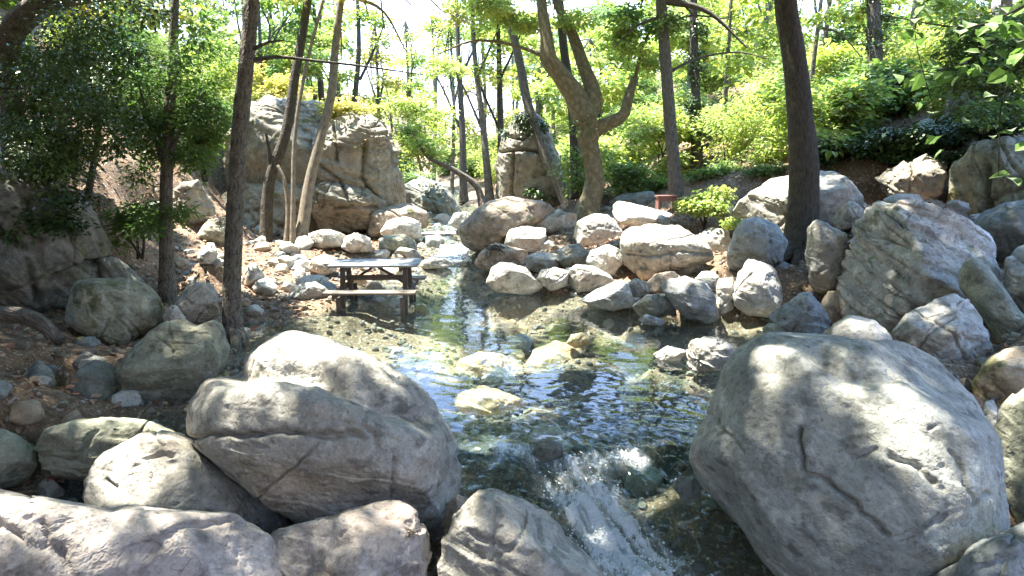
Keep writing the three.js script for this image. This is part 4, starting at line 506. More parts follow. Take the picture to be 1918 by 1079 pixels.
{ // dark gnarled limb and trunk, upper left
  const t = [[30, 380, 13.9, 20], [24, 250, 13.8, 18], [18, 140, 13.6, 18], [20, 70, 13.4, 20], [60, 20, 13.2, 22], [140, -8, 13, 18], [260, -20, 12.8, 12]].map(wp); srand(43);
  tree('oak_tree', 'gnarled brown limb bending over the upper left corner', { trunk: t, mat: M.brownBark ?? M.bark, seed: 43, seg: 16, lump: 0.3, flare: 0.2, lobes: [[at(120, 130, 11.5), 1.2, 1.4, 1, 170], [at(220, 60, 11.8), 1.3, 0.8, 1, 120], [at(60, 260, 11.2), 0.7, 0.8, 0.7, 80], [at(190, 230, 12.2), 0.8, 0.8, 0.7, 90], [at(60, -60, 13.4), 2, 1, 2, 120]], spray: SPRAY.twig, leaf: LM.dark, size: 1.0 });
  const u = [[165, 365, 14.6, 6], [178, 290, 14.6, 5], [190, 215, 14.6, 4], [205, 110, 14.6, 3]].map(wp); srand(44);
  tree('sapling', 'thin dark leaning stem on the left slope', { trunk: u, mat: M.darkBark, seed: 44, seg: 8, flare: 0.2, lobes: [[at(205, 110, 14.6), 0.9, 0.8, 0.8, 70]], spray: SPRAY.laurel, leaf: LM.dark });
}
// trees whose trunks stand outside the frame and shade the foreground
srand(50);
for (const [k, x, z, lab] of [[2, -7.5, 3, 'tall tree beside the viewer on the left, outside the view'], [3, 7.6, 2, 'tall tree beside the viewer on the right, outside the view'], [4, -9.5, -7, 'tall tree on the near left bank, crown over the foreground'], [5, 9.4, -8, 'tall tree on the near right bank, crown over the foreground'], [6, 0.5, 7.5, 'tall tree behind the viewer with a wide crown'], [11, -2.6, 3.2, 'leaning tree close behind the viewer, crown over the rapids'], [12, 11.5, -11.5, 'tall tree on the right slope beyond the frame'], [13, -12.5, -13.5, 'tall tree on the left slope beyond the frame']]) {
  const y = bareGround(x, z), c = ROOF[k]; srand(500 + k);
  tree('alder_tree', lab, { trunk: [W(x, y - 0.1, z, 0.3), W(x + 0.1, y + 3, z, 0.25), W(lerp(x, c.x, 0.3), y + 6, lerp(z, c.z, 0.3), 0.2), W(lerp(x, c.x, 0.7), 9, lerp(z, c.z, 0.7), 0.13)], seed: k, toLobes: true, roof: k, lobes: roofLobes(k), spray: SPRAY.broad, leaf: LM.green });
}
// wooded slopes behind: each tree its own
srand(60);
const FAR = [];
for (let tries = 0; tries < 4000 && FAR.length < 84; tries++) {
  const z = rr(-24, -75), x = rr(-38, 38), [l, r] = curve1(STREAM, z), gapHalf = 1.2 + 0.02 * -z; if (x > l - gapHalf - 1.5 && x < r + gapHalf && z > -63) continue;
  if (FAR.some(q => Math.hypot(q[0] - x, q[1] - z) < 3.1)) continue;
  if (x > -8 && x < 8 && z > -30) continue;
  if (x / -z > -0.135 && x / -z < -0.035) continue;
  FAR.push([x, z]);
}
FAR.forEach(([x, z], i) => {
  srand(600 + i); const y = bareGround(x, z), H = rr(8, 13), r = rr(0.1, 0.2), lean = gauss() * 0.8, near = -z < 45, lobes = [], az = x / -z, cap = az > 0.03 && az < 0.23 || az > -0.24 && az < -0.03 ? Math.max(y + 3.2, 0.32 * (-z - 9)) : Math.abs(x) < 4 - 0.25 * z ? EYE + 0.235 * -z : 1e9;
  for (let k = 0; k < 7; k++) lobes.push([V(x + lean + gauss() * 2, Math.min(cap - rr(0.5, 3), y + H * rr(0.2, 0.95)), z + gauss() * 2), rr(1.3, 2.1), rr(0.6, 1.0), rr(1.3, 2.1), near ? 30 : 28]);
  const leaf = [LM.sun, LM.sun, LM.green, LM.sun, LM.yellow][Math.floor(rnd() * 5)];
  tree('woodland_tree', x < curve1(STREAM, z)[0] ? 'slender sunlit tree in the wood up the left side of the valley' : 'slender sunlit tree in the wood up the right side of the valley', { trunk: [W(x, y - 0.15, z, r), W(x + lean * 0.3, y + H * 0.4, z, r * 0.8), W(x + lean, Math.min(y + H, cap), z, r * 0.35)], mat: i % 3 ? M.bark : M.darkBark, seed: i, seg: 8, step: 0.8, toLobes: true, lobes, spray: SPRAY.far, leaf, group: x < curve1(STREAM, z)[0] ? 'trees up the left side of the valley' : 'trees up the right side of the valley', noControl: true, flare: 0.2, carve: true });
});
srand(65);
for (const [px, d, lab] of [[705, 36, 'thin pale tree in the glare left of the bright gap'], [762, 42, 'slight tree with scattered yellow leaves in the bright gap'], [812, 48, 'feathery far tree in the middle of the bright gap'], [846, 40, 'wispy tree near the right of the bright gap'], [905, 46, 'far feathery tree behind the slim branching trunk'], [965, 44, 'far thin tree behind the rock spire']]) {
  const q = [[px, 350, d, 4], [px + 4, 200, d, 3], [px - 3, 40, d, 2]].map(wp), lobes = []; q[0].p.y = bareGround(q[0].p.x, q[0].p.z) - 0.1; for (let k = 0; k < 9; k++) lobes.push([at(px + gauss() * 48, rr(10, 270), d + gauss()), 1.3, 0.5, 1.3, 17]);
  tree('slender_tree', lab, { trunk: q, mat: M.bark, seed: px, seg: 6, step: 1, toLobes: true, lobes, spray: SPRAY.broad, leaf: px % 2 ? LM.yellow : LM.sun, size: 1.4, noControl: true, flare: 0.1 });
}
// shrubs: [px, py, distance, rx px, ry px, count, spray, leaf, label]
function shrub(name, label, px, py, d, rx, ry, count, spr, leaf, o = {}) {
  srand(Math.round(px * 31 + py * 7)); const k = d / F, c = at(px, py, d), foot = at(px, py + ry * 0.95, d), g = new THREE.Group(); g.position.copy(foot);
  const lobes = []; const n = o.lobes ?? 5; for (let i = 0; i < n; i++) lobes.push([V(gauss() * rx * k * 0.55, c.y - foot.y + gauss() * ry * k * 0.5, gauss() * rx * k * 0.5), rx * k * 0.55, ry * k * 0.5, rx * k * 0.5, Math.round(count / n)]);
  for (let i = 0; i < (o.stems ?? 3); i++) { const l = lobes[i % n][0]; const s = new THREE.Mesh(tube([{ p: V(gauss() * 0.08, -0.2, gauss() * 0.08), r: 0.035 }, { p: l.clone().multiplyScalar(0.5).add(V(gauss() * 0.1, 0, gauss() * 0.1)), r: 0.025 }, { p: l, r: 0.01 }], 6, { step: 0.2 }), M.darkBark); s.name = 'stem'; g.add(s); }
  const f = crown(lobes, spr, leaf, { size: o.size ?? 1, clump: 10, tight: 0.34 }); f.name = 'foliage'; g.add(f);
  return add(g, name, label, 'shrub', o.group);
}
shrub('shrub', 'bright yellow green shrub right of the straight brown trunk', 1360, 255, 22.5, 75, 90, 240, SPRAY.twig, LM.sun, { size: 1.4 });
shrub('shrub', 'tall light green shrub behind the plane tree', 1205, 290, 24.5, 60, 75, 170, SPRAY.broad, LM.sun);
shrub('shrub', 'sunny green shrub left of the dark right trunk', 1430, 270, 20.5, 45, 70, 150, SPRAY.twig, LM.sun, { size: 1.3 });
shrub('shrub', 'leafy shrub right of the dark right trunk', 1570, 225, 19.5, 60, 70, 190, SPRAY.broad, LM.green);
shrub('shrub', 'pale leafy thicket on the upper right slope', 1700, 170, 22, 85, 80, 230, SPRAY.broad, LM.sun);
shrub('shrub', 'low dark bush behind the wide rounded outcrop', 1550, 285, 18.5, 50, 35, 150, SPRAY.ivy, LM.ivy, { size: 1.4 });
shrub('shrub', 'low ivy mat on the slope above the rugged outcrop', 1740, 250, 17.5, 80, 45, 300, SPRAY.ivy, LM.ivy, { size: 1.2 });
shrub('shrub', 'dark hanging leaves over the fissured right cliff', 1840, 120, 14.5, 110, 120, 560, SPRAY.broad, LM.laurel, { size: 0.75, lobes: 9 });
shrub('shrub', 'ivy carpet on the slope right of the dark right trunk', 1620, 275, 18, 60, 26, 220, SPRAY.ivy, LM.ivy, { size: 1.3, lobes: 6 });
shrub('shrub', 'ivy carpet left of the fissured right cliff', 1700, 262, 17, 70, 30, 300, SPRAY.ivy, LM.ivy, { size: 1.2, lobes: 6 });
shrub('shrub', 'sprawling ivy above the fissured right cliff', 1850, 235, 15.8, 70, 28, 260, SPRAY.ivy, LM.ivy, { size: 1.2, lobes: 6 });
shrub('shrub', 'ivy trailing down behind the great ridged boulder', 1690, 300, 17.2, 60, 22, 200, SPRAY.ivy, LM.ivy, { size: 1.1, lobes: 6 });
shrub('shrub', 'ivy at the foot of the fissured right cliff', 1790, 300, 16.2, 40, 24, 130, SPRAY.ivy, LM.ivy, { size: 1.0, lobes: 5 });
shrub('shrub', 'leaves trailing over the left outcrop face', 70, 400, 12.0, 90, 45, 150, SPRAY.ivy, LM.ivy, { size: 1.1, lobes: 7, stems: 4 });
rock('cliff_rock', 'dark crag among hanging leaves at the upper right', [[1768, 235], [1778, 165], [1800, 118], [1835, 100], [1880, 125], [1905, 190], [1900, 250], [1830, 265]], { d: 17.2, n: 50, tint: 'dark', sharp: 1, rough: 1.6, layers: 1.5 });
rock('boulder', 'dim boulder half hidden in ivy on the upper right slope', [[1690, 262], [1705, 235], [1740, 222], [1768, 240], [1770, 275], [1720, 285]], { d: 17.6, n: 36, tint: 'green', moss: 0.3 });
shrub('shrub', 'sparse green saplings on the slope behind the ivy', 1640, 190, 21, 70, 60, 170, SPRAY.twig, LM.sun, { size: 1.2 });
shrub('shrub', 'low weeds between the far rocks right of the plane tree', 1215, 345, 23.5, 60, 16, 120, SPRAY.ivy, LM.green, { size: 1.2 });
shrub('shrub', 'low weeds behind the small bright bush', 1350, 318, 21.5, 60, 18, 130, SPRAY.ivy, LM.green, { size: 1.2 });
shrub('shrub', 'low weeds left of the dark right trunk', 1435, 318, 19.5, 40, 18, 110, SPRAY.ivy, LM.green, { size: 1.1 });
shrub('shrub', 'yellow green leaves over the left end of the pale cliff', 450, 215, 24.6, 50, 40, 120, SPRAY.broad, LM.sun, {});
shrub('shrub', 'light green sapling leaves above the pale cliff', 590, 120, 27, 70, 60, 120, SPRAY.broad, LM.sun, { size: 1.1 });
shrub('shrub', 'small bright bush on the bank between the straight trunk and the wide outcrop', 1318, 385, 17.6, 42, 32, 190, SPRAY.ivy, LM.sun, { size: 1.2 });
shrub('shrub', 'pale green ground bush among the heap stones at the outcrop foot', 1380, 420, 15.6, 30, 18, 60, SPRAY.ivy, LM.sun, { size: 0.8 });
shrub('shrub', 'light green tree top leaves over the far stream', 790, 255, 30, 60, 60, 130, SPRAY.broad, LM.sun, { size: 1.2 });
shrub('shrub', 'yellow leaves hanging over the top of the pale cliff', 650, 205, 23, 60, 20, 75, SPRAY.broad, LM.yellow, {});
shrub('shrub', 'yellow sunlit leaves spilling down the face of the pale cliff', 672, 275, 22.3, 24, 18, 16, SPRAY.broad, LM.yellow, { stems: 2 });
shrub('shrub', 'yellow green sunlit foliage between the big left trunk and the cliff', 510, 170, 24.5, 80, 40, 150, SPRAY.broad, LM.yellow, {});
shrub('shrub', 'glossy dark bush hanging over the left outcrop', 60, 290, 12.2, 110, 70, 320, SPRAY.twig, LM.dark, { size: 0.9 });
shrub('shrub', 'dense dark thicket in the upper left', 110, 190, 14, 120, 110, 330, SPRAY.laurel, LM.dark, { size: 0.9 });
shrub('shrub', 'mid green leafy thicket behind the leafy slim trunk', 240, 130, 15.5, 110, 110, 330, SPRAY.laurel, LM.laurel, {});
shrub('shrub', 'bright leafy branch beside the big left trunk', 385, 265, 14, 40, 60, 110, SPRAY.laurel, LM.green, {});
shrub('shrub', 'sunlit yellow green thicket above the left slope', 395, 130, 21, 70, 90, 190, SPRAY.broad, LM.sun, {});
shrub('shrub', 'small yellow green plant on the left slope', 130, 290, 15, 26, 26, 50, SPRAY.laurel, LM.sun, { size: 0.8 });
shrub('shrub', 'leafy low bush at the foot of the slim leafy trunk', 262, 420, 14, 45, 50, 110, SPRAY.laurel, LM.laurel, { size: 0.8 });
shrub('shrub', 'dark undergrowth at the foot of the rock spire', 1005, 365, 25.2, 40, 30, 90, SPRAY.ivy, LM.ivy, { size: 1.4 });
shrub('shrub', 'ivy cap over the top of the rock spire', 988, 240, 25.2, 44, 36, 150, SPRAY.ivy, LM.ivy, { size: 1.4 });
shrub('shrub', 'dim leafy undergrowth along the far left bank', 790, 345, 33, 40, 30, 80, SPRAY.broad, LM.green, {});
shrub('shrub', 'pale bush between the plane tree and the straight brown trunk', 1180, 330, 23, 45, 35, 110, SPRAY.broad, LM.green, {});

srand(70); { let made = 0; const spots = [];
  for (let tries = 0; tries < 3000 && made < 150; tries++) {
    const z = rr(-18, -56), x = rr(-24, 24), [l, r] = curve1(STREAM, z), left = x < l, s = left ? l - x : x - r; if (s < (z < -34 ? 1.4 : 3.2) || spots.some(q => Math.hypot(q[0] - x, q[1] - z) < 1.7)) continue; if (left && z > -25 && x > -12) continue; if (!left && z > -23 && x < 7.5) continue;
    spots.push([x, z]); made++; const y = bareGround(x, z), sv = seed; srand(7000 + made);
    const g = new THREE.Group(), R = rr(0.7, 1.5), lobes = []; g.position.set(x, y, z);
    for (let i = 0; i < 5; i++) lobes.push([V(gauss() * R * 0.8, R * rr(0.3, 1.5), gauss() * R * 0.8), R * 0.7, R * 0.55, R * 0.7, 26]);
    for (let i = 0; i < 3; i++) { const m = new THREE.Mesh(tube([{ p: V(gauss() * 0.1, -0.2, gauss() * 0.1), r: 0.03 }, { p: lobes[i][0], r: 0.01 }], 5, { n: 4 }), M.darkBark); m.name = 'stem'; g.add(m); }
    const f = crown(lobes, rnd() < 0.5 ? SPRAY.broad : SPRAY.twig, [LM.sun, LM.green, LM.sun, LM.sun, LM.green][made % 5], { size: 1.5, clump: 9, tight: 0.36 }); f.name = 'foliage'; g.add(f);
    add(g, 'shrub', left ? 'leafy undergrowth shrub in the wood on the left side of the valley' : 'leafy undergrowth shrub in the wood on the right side of the valley', 'shrub', left ? 'undergrowth on the left side of the valley' : 'undergrowth on the right side of the valley'); srand(sv);
  } }
// ---------------------------------------------------------------- ground, water
{
  const xs = [], zs = []; for (let x = -10; x <= 10.001; x += 0.14) xs.push(x); for (let q = 10.2, s = 0.2; q < 260; s *= 1.12) { q += s; xs.push(q); xs.unshift(-q); }
  for (let z = 3; z > -27; z -= 0.14) zs.push(z); for (let q = 27.1, s = 0.25; q < 420; s *= 1.1) { zs.push(-q); q += s; } for (let q = 3.2, s = 0.4; q < 200; s *= 1.25) { zs.unshift(q); q += s; }
  const pos = [], uv = [], col = [], idx = [], nx = xs.length;
  zs.forEach((z, j) => xs.forEach((x, i) => {
    const y = ground(x, z); pos.push(x, y, z); uv.push(x / 1.6, z / 1.6);
    const a = fbm(x * 0.5, 2, z * 0.5, 4), w = curve1(STREAM, z), bed = sstep(0.25, -0.2, y - w[2]) * (x > w[1] - 3 && x < w[2] + 3 ? 1 : 1), q = sstep(-0.1, 0.25, a);
    const depthShade = sstep(-0.12, 0.2, fbm(x * 0.8, 33, z * 0.8, 4) - 0.3 * sstep(-9.5, -12, z)) * bed, gold = bed * (1 - depthShade); col.push(lerp(lerp(lerp(1.0, 1.35, q), 1.15, gold), 0.30, depthShade), lerp(lerp(lerp(0.95, 1.2, q), 1.15, gold), 0.44, depthShade), lerp(lerp(lerp(0.9, 1.1, q), 1.05, gold), 0.52, depthShade));  // dark teal painted into the bed stands in for light lost in deep water
    if (i && j) { const e = j * nx + i, f = e - nx; idx.push(f - 1, e - 1, f, f, e - 1, e); }
  }));
  const g = new THREE.BufferGeometry(); g.setAttribute('position', new THREE.Float32BufferAttribute(pos, 3)); g.setAttribute('uv', new THREE.Float32BufferAttribute(uv, 2)); g.setAttribute('color', new THREE.Float32BufferAttribute(col, 3)); g.setIndex(idx); g.computeVertexNormals();
  structure('ground', g, M.ground, 'soil, leaf litter and stony stream bed of the wooded valley');
}
const FX0 = -1.4, FX1 = 3.2, FZ0 = -9.2, FZ1 = -3.6;                        // foam patch
const foamAt = (x, z) => {
  const path = [[0.55, -6.75], [0.75, -6.2], [1.0, -5.7], [1.25, -5.2], [1.3, -4.4]], q = segDist(x, z, path), lip = segDist(x, z, [[-0.1, -6.9], [0.6, -6.65], [1.35, -6.75]]);
  const s = 1.6 * Math.exp(-((q / 0.34) ** 2)) * sstep(-6.75, -6.05, z) + 0.6 * Math.exp(-((lip / 0.13) ** 2)) + 0.22 * Math.exp(-((lip / 0.4) ** 2)) + 0.3 * Math.exp(-((segDist(x, z, [[0.35, -7.25], [0.6, -7.3]]) / 0.16) ** 2));
  const n = 0.5 + 0.9 * fbm(x * 7 + 0.8 * fbm(x * 3, z * 3, 5, 2), z * 3.2, 8, 4) + 0.55 * fbm(x * 26, z * 18, 3, 3) + 0.3 * fbm(x * 70, z * 55, 6, 2);
  const strand = sstep(-0.32, 0.12, fbm((x - 0.5 * (z + 6.5)) * 10, z * 1.7, 12, 3));
  return clamp(0.25 + 0.75 * strand) * clamp(0.5 * sstep(0.12, 0.85, s) * clamp(0.35 + 0.9 * n) + 0.85 * sstep(0.48, 0.9, s * 0.66 + (n - 0.5) * 1.15 * Math.min(1, s * 2.2)));
};
const foamCells = []; const FR = 900;
const foamTex = (fn, srgb) => { const t = tex(FR, FR, (u, v, c) => { const i = Math.min(FR - 1, Math.floor(u * FR)), j = Math.min(FR - 1, Math.floor(v * FR)); let f = foamCells[j * FR + i]; if (f === undefined) f = foamCells[j * FR + i] = foamAt(lerp(FX0, FX1, u), lerp(FZ0, FZ1, v)); fn(f, c); }, srgb, false); t.channel = 1; return t; };
const foamMap = foamTex((f, c) => { c[0] = lerp(0.83, 0.86, f); c[1] = lerp(0.935, 0.90, f); c[2] = lerp(0.945, 0.93, f); }, true), clearMap = foamTex((f, c) => { c[0] = 1 - 0.9 * f; c[1] = lerp(0.035, 0.9, f); c[2] = 0; }, false);
function waterY(x, z) {
  const turb = sstep(-7.4, -6.5, z), f = turb > 0 ? foamAt(x, z) : 0;
  let y = waterAt(z) + 0.006 * fbm(x * 3, z * 3, 1, 2) + turb * (0.10 * fbm(x * 2.4 + 9, z * 1.7, 2, 4) + 0.11 * fbm(x * 6, z * 4.5, 6, 4) + 0.035 * n3(x * 17, z * 13, 2) + 0.05 * f + 0.05 * f * fbm(x * 24, z * 18, 4, 2)) + (1 - turb) * sstep(-10, -7.4, z) * 0.02 * fbm(x * 5, z * 5, 9, 3);
  if (z < -18.5) y += 0.05 * fbm(x * 3, z * 2.4, 5, 3) * sstep(-18.5, -20, z);
  return y;
}
M.water = new THREE.MeshPhysicalMaterial({ color: rgb(1, 1, 1), map: foamMap, transmission: 1, transmissionMap: clearMap, thickness: 0, ior: 1.42, roughness: 1, roughnessMap: clearMap, bumpMap: rippleBump, bumpScale: 0.0095 });
{
  const zs = [], nx = 150, pos = [], uv = [], uv1 = [], idx = []; for (let z = 5; z > -4; z -= 0.2) zs.push(z); for (let z = -4; z > -9.5; z -= 0.035) zs.push(z); for (let z = -9.5; z > -28; z -= 0.1) zs.push(z); for (let z = -28; z > -89; z -= 0.6) zs.push(z);
  zs.forEach((z, j) => { const [l, r, w] = curve1(STREAM, z), a = l - 0.9, b = r + 0.9;
    for (let i = 0; i <= nx; i++) { const x = lerp(a, b, i / nx), y = waterY(x, z);
      pos.push(x, y, z); uv.push(x / 3.1, z / 2.5); uv1.push((x - FX0) / (FX1 - FX0), (z - FZ0) / (FZ1 - FZ0)); if (i && j) { const e = j * (nx + 1) + i, f = e - nx - 1; idx.push(f - 1, f, e - 1, f, e, e - 1); } } });
  const g = new THREE.BufferGeometry(); g.setAttribute('position', new THREE.Float32BufferAttribute(pos, 3)); g.setAttribute('uv', new THREE.Float32BufferAttribute(uv, 2)); g.setAttribute('uv1', new THREE.Float32BufferAttribute(uv1, 2)); g.setIndex(idx); g.computeVertexNormals();
  const N = g.attributes.normal; let flip = N.getY(5000) < 0; if (flip) { const ix = g.index.array; for (let i = 0; i < ix.length; i += 3) { const t = ix[i]; ix[i] = ix[i + 1]; ix[i + 1] = t; } g.computeVertexNormals(); }
  structure('water', g, M.water, 'clear rippled stream, a still pool running out into white rapids');
}

{ // bubbles and drops thrown up in the rapids
  srand(61); const spots = []; for (let t = 0; t < 90000 && spots.length < 5200; t++) { const x = rr(-0.4, 2.2), z = rr(-7.4, -4.2), f = foamAt(x, z); if (rnd() < f * f) spots.push([x, waterY(x, z) + (rnd() < 0.08 ? rr(0, 0.1) : 0), z, 0.004 + 0.011 * Math.pow(rnd(), 3)]); }
  const m = new THREE.InstancedMesh(new THREE.IcosahedronGeometry(1, 1), std({ color: rgb(0.82, 0.86, 0.88), roughness: 0.25 }), spots.length); spots.forEach(([x, y, z, r], i) => { tmpM.compose(V(x, y, z), tmpQ.identity(), tmpS.set(r, r * 0.8, r)); m.setMatrixAt(i, tmpM); });
  add(m, 'foam_bubbles', 'white bubbles and drops in the rapids', 'foam', null, 'stuff');
  srand(62); const far = new THREE.InstancedMesh(m.geometry, m.material, 1600); for (let i = 0; i < 1600; i++) { const t = Math.pow(rnd(), 1.5), z = lerp(-21.6, -19.2, t), x = -1.75 + gauss() * 0.45, r = rr(0.01, 0.035); tmpM.compose(V(x, waterY(x, z) + rr(-0.005, 0.03), z), tmpQ.identity(), tmpS.set(r, r * 0.7, r)); far.setMatrixAt(i, tmpM); }
  add(far, 'foam_bubbles', 'white spill of water where the far stream drops into the pool', 'foam', null, 'stuff');
}
// ---------------------------------------------------------------- picnic table and other things made by hand
function plank(w, h, d, x, y, z, rot = [0, 0, 0], mat = M.greyWood) {
  const s = new THREE.Shape(), b = Math.min(w, h, d) * 0.12; const g = new THREE.BoxGeometry(w, h, d, 1, 1, 1), p = g.attributes.position; for (let i = 0; i < p.count; i++) p.setY(i, p.getY(i) + (h < 0.1 ? 0.003 * Math.sin(p.getX(i) * 3 + z * 40) : 0));
  const uv = g.attributes.uv; for (let i = 0; i < uv.count; i++) { const X = p.getX(i), Y = p.getY(i), Z = p.getZ(i); uv.setXY(i, X * 0.8 + z * 3.1 + y, (Z + Y) * 0.8 + z * 5 + x); }
  const m = new THREE.Mesh(g, mat); m.position.set(x, y, z); m.rotation.set(...rot); return m;
}
{
  const t = new THREE.Group(), c = at(703, 560, 14.1); t.position.set(c.x, -0.10, -14.05); t.rotation.set(0.035, -0.02, 0.008);
  const P = (n, m) => { m.name = n; t.add(m); return m; }, L = 1.86;
  for (let i = 0; i < 5; i++) P('tabletop_plank', plank(L + 0.012 * Math.sin(i * 7), 0.042, 0.148, 0.004 * Math.sin(i * 5), 0.98 + 0.003 * Math.sin(i * 9), -0.31 + i * 0.155));
  for (const sz of [-1, 1]) for (let i = 0; i < 2; i++) P('bench_plank', plank(L + 0.03, 0.042, 0.135, 0, 0.50, sz * (0.62 + i * 0.145), [0, 0, 0], M.benchWood));
  for (const sx of [-1, 1]) {
    const x = sx * 0.66;
    for (const sz of [-1, 1]) P('leg', plank(0.09, 1.06, 0.10, x, 0.45, sz * 0.31, [sz * 0.22 * -1, 0, 0], M.brownWood));
    P('bench_beam', plank(0.06, 0.10, 1.56, x + sx * 0.076, 0.428, 0, [0, 0, 0], M.brownWood)); P('top_beam', plank(0.06, 0.09, 0.74, x - sx * 0.078, 0.912, 0, [0, 0, 0], M.brownWood));
    for (const sz of [-1, 1]) P('bench_post', plank(0.08, 0.50, 0.09, x, 0.126, sz * 0.70, [0, 0, 0], M.brownWood));
    P('brace', plank(0.05, 0.98, 0.06, sx * 0.34, 0.72, 0.03 * sx, [0, 0, sx * 1.02], M.brownWood));
  }
  P('centre_beam', plank(1.26, 0.07, 0.045, 0, 0.70, 0.085, [0, 0, 0], M.brownWood));
  add(t, 'picnic_table', 'grey wooden picnic table with two benches standing in the shallow pool', 'picnic table');
  const u = t.clone(); u.position.copy(at(815, 440, 24)); u.position.y -= 0.72; u.rotation.set(0, 0.1, 0); u.scale.setScalar(0.8); add(u, 'picnic_table', 'dark picnic table in the stream far behind, half hidden by stones', 'picnic table');
}
{
  const g = new THREE.Group(), c = at(1247, 388, 20.2); g.position.copy(c); const P = (n, m) => { m.name = n; g.add(m); };
  for (let i = 0; i < 3; i++) P('top_board', plank(0.62, 0.045, 0.14, 0, 0.33, -0.15 + i * 0.15, [0, 0, 0], M.redWood));
  for (const sx of [-1, 1]) P('side_board', plank(0.045, 0.36, 0.42, sx * 0.25, 0.124, 0, [0, 0, 0], M.redWood));
  P('front_board', plank(0.45, 0.10, 0.04, 0, 0.24, 0.19, [0, 0, 0], M.redWood));
  const cc = { x: c.x, z: c.z, y: c.y - 0.03, r: 0.6 }; cc.b = bareGround(c.x, c.z); 
  add(g, 'wooden_bench', 'small red brown wooden bench beside the straight brown trunk', 'bench');
}
{ // log lying on the left bank
  const pts = [[-40, 590, 8.6, 14], [20, 590, 8.6, 15], [70, 602, 8.5, 15], [112, 640, 8.4, 10]].map(wp), foot = pts[1].p.clone(); foot.y -= 0.12;
  const m = new THREE.Mesh(tube(pts.map(q => ({ p: q.p.clone().sub(foot), r: q.r })), 14, { lump: 0.25, seed: 9 }), M.bark); m.position.copy(foot); add(m, 'fallen_log', 'brown bent log lying in the shade at the left edge', 'log');
}

// ---------------------------------------------------------------- loose stones
const STONES = []; for (let v = 0; v < 7; v++) {
  srand(900 + v); const { pos, idx } = cubeSphere(12), P = new Float32Array(pos.length), ax = [rr(0.8, 1.1), rr(0.5, 0.8), rr(0.7, 1)], cuts = []; for (let i = 0; i < 9; i++) { const a = rr(0, 6.28), z = rr(-0.8, 0.8), q = Math.sqrt(1 - z * z); cuts.push([Math.cos(a) * q, z, Math.sin(a) * q, rr(0.52, 0.9)]); }
  for (let i = 0; i < pos.length; i += 3) { let q = [pos[i], pos[i + 1], pos[i + 2]]; for (const [a, b, c, f] of cuts) { const e = a * q[0] + b * q[1] + c * q[2] - f; if (e > 0) { q[0] -= a * e; q[1] -= b * e; q[2] -= c * e; } } const m = 1 + 0.22 * fbm(q[0] * 1.5 + v * 9, q[1] * 1.5, q[2] * 1.5, 3); for (let k = 0; k < 3; k++) P[i + k] = q[k] * m * ax[k]; }
  const tint = [TINT.pale, TINT.grey, TINT.pale, TINT.tan, TINT.blue, TINT.pale, TINT.grey][v];
  STONES.push(finish(P, idx, (x, y, z, n, c) => { const t = 1 + 0.35 * fbm(x * 3 + v, y * 3, z * 3, 3); for (let k = 0; k < 3; k++) c[k] = tint[k] * t; }, 3, v * 0.13));
}
function scatter(label, group, count, where, size, s) {
  srand(s);
  for (let i = 0; i < count; i++) {
    const [px, py, h] = where(), d = depthOn(py, h), p = at(px, py, d), r = size * Math.pow(rnd(), 1.6) + 0.07, m = new THREE.Mesh(STONES[Math.floor(rnd() * 7)], M.rock);
    m.scale.set(r, r * rr(0.7, 1.1), r); m.rotation.set(gauss() * 0.4, rr(0, 6.28), gauss() * 0.4); m.position.set(p.x, h < -0.3 ? Math.min(ground(p.x, p.z), -0.12 - r * 0.75) : ground(p.x, p.z) + r * 0.1, p.z); add(m, h < -0.3 ? 'sunken_stone' : 'stone', label, 'stone', group);
  }
}
scatter('sunlit pale stone in the heap between the picnic table and the pale cliff', 'stones of the heap behind the picnic table', 115, () => [rr(470, 800), rr(438, 535), 0.35], 0.34, 71);
scatter('small stone on the path by the big left trunk', 'stones on the path by the big left trunk', 38, () => [rr(330, 560), rr(470, 590), 0.5], 0.16, 72);
scatter('small stone filling gaps in the right bank heap', 'small stones of the right bank heap', 72, () => [rr(900, 1460), rr(450, 590), 0.2], 0.26, 73);
scatter('small stone in the shade of the near left bank', 'stones in the shade of the near left bank', 32, () => [rr(0, 400), rr(640, 880), 0.1], 0.13, 74);
scatter('stone showing dimly on the bed of the pool', 'stones on the bed of the pool', 36, () => [rr(560, 1340), rr(585, 860), -0.4], 0.24, 75);
scatter('stone along the far stream', 'stones along the far stream', 34, () => [rr(720, 930), rr(400, 470), 0.3], 0.42, 76);
scatter('rough stone on the right slope among the roots and weeds', 'stones of the right slope', 46, () => [rr(1290, 1660), rr(318, 440), 1.3], 0.42, 77);
scatter('stone in the hollow behind the great ridged boulder', 'stones behind the great ridged boulder', 18, () => [rr(1680, 1918), rr(385, 470), 1.1], 0.42, 78);
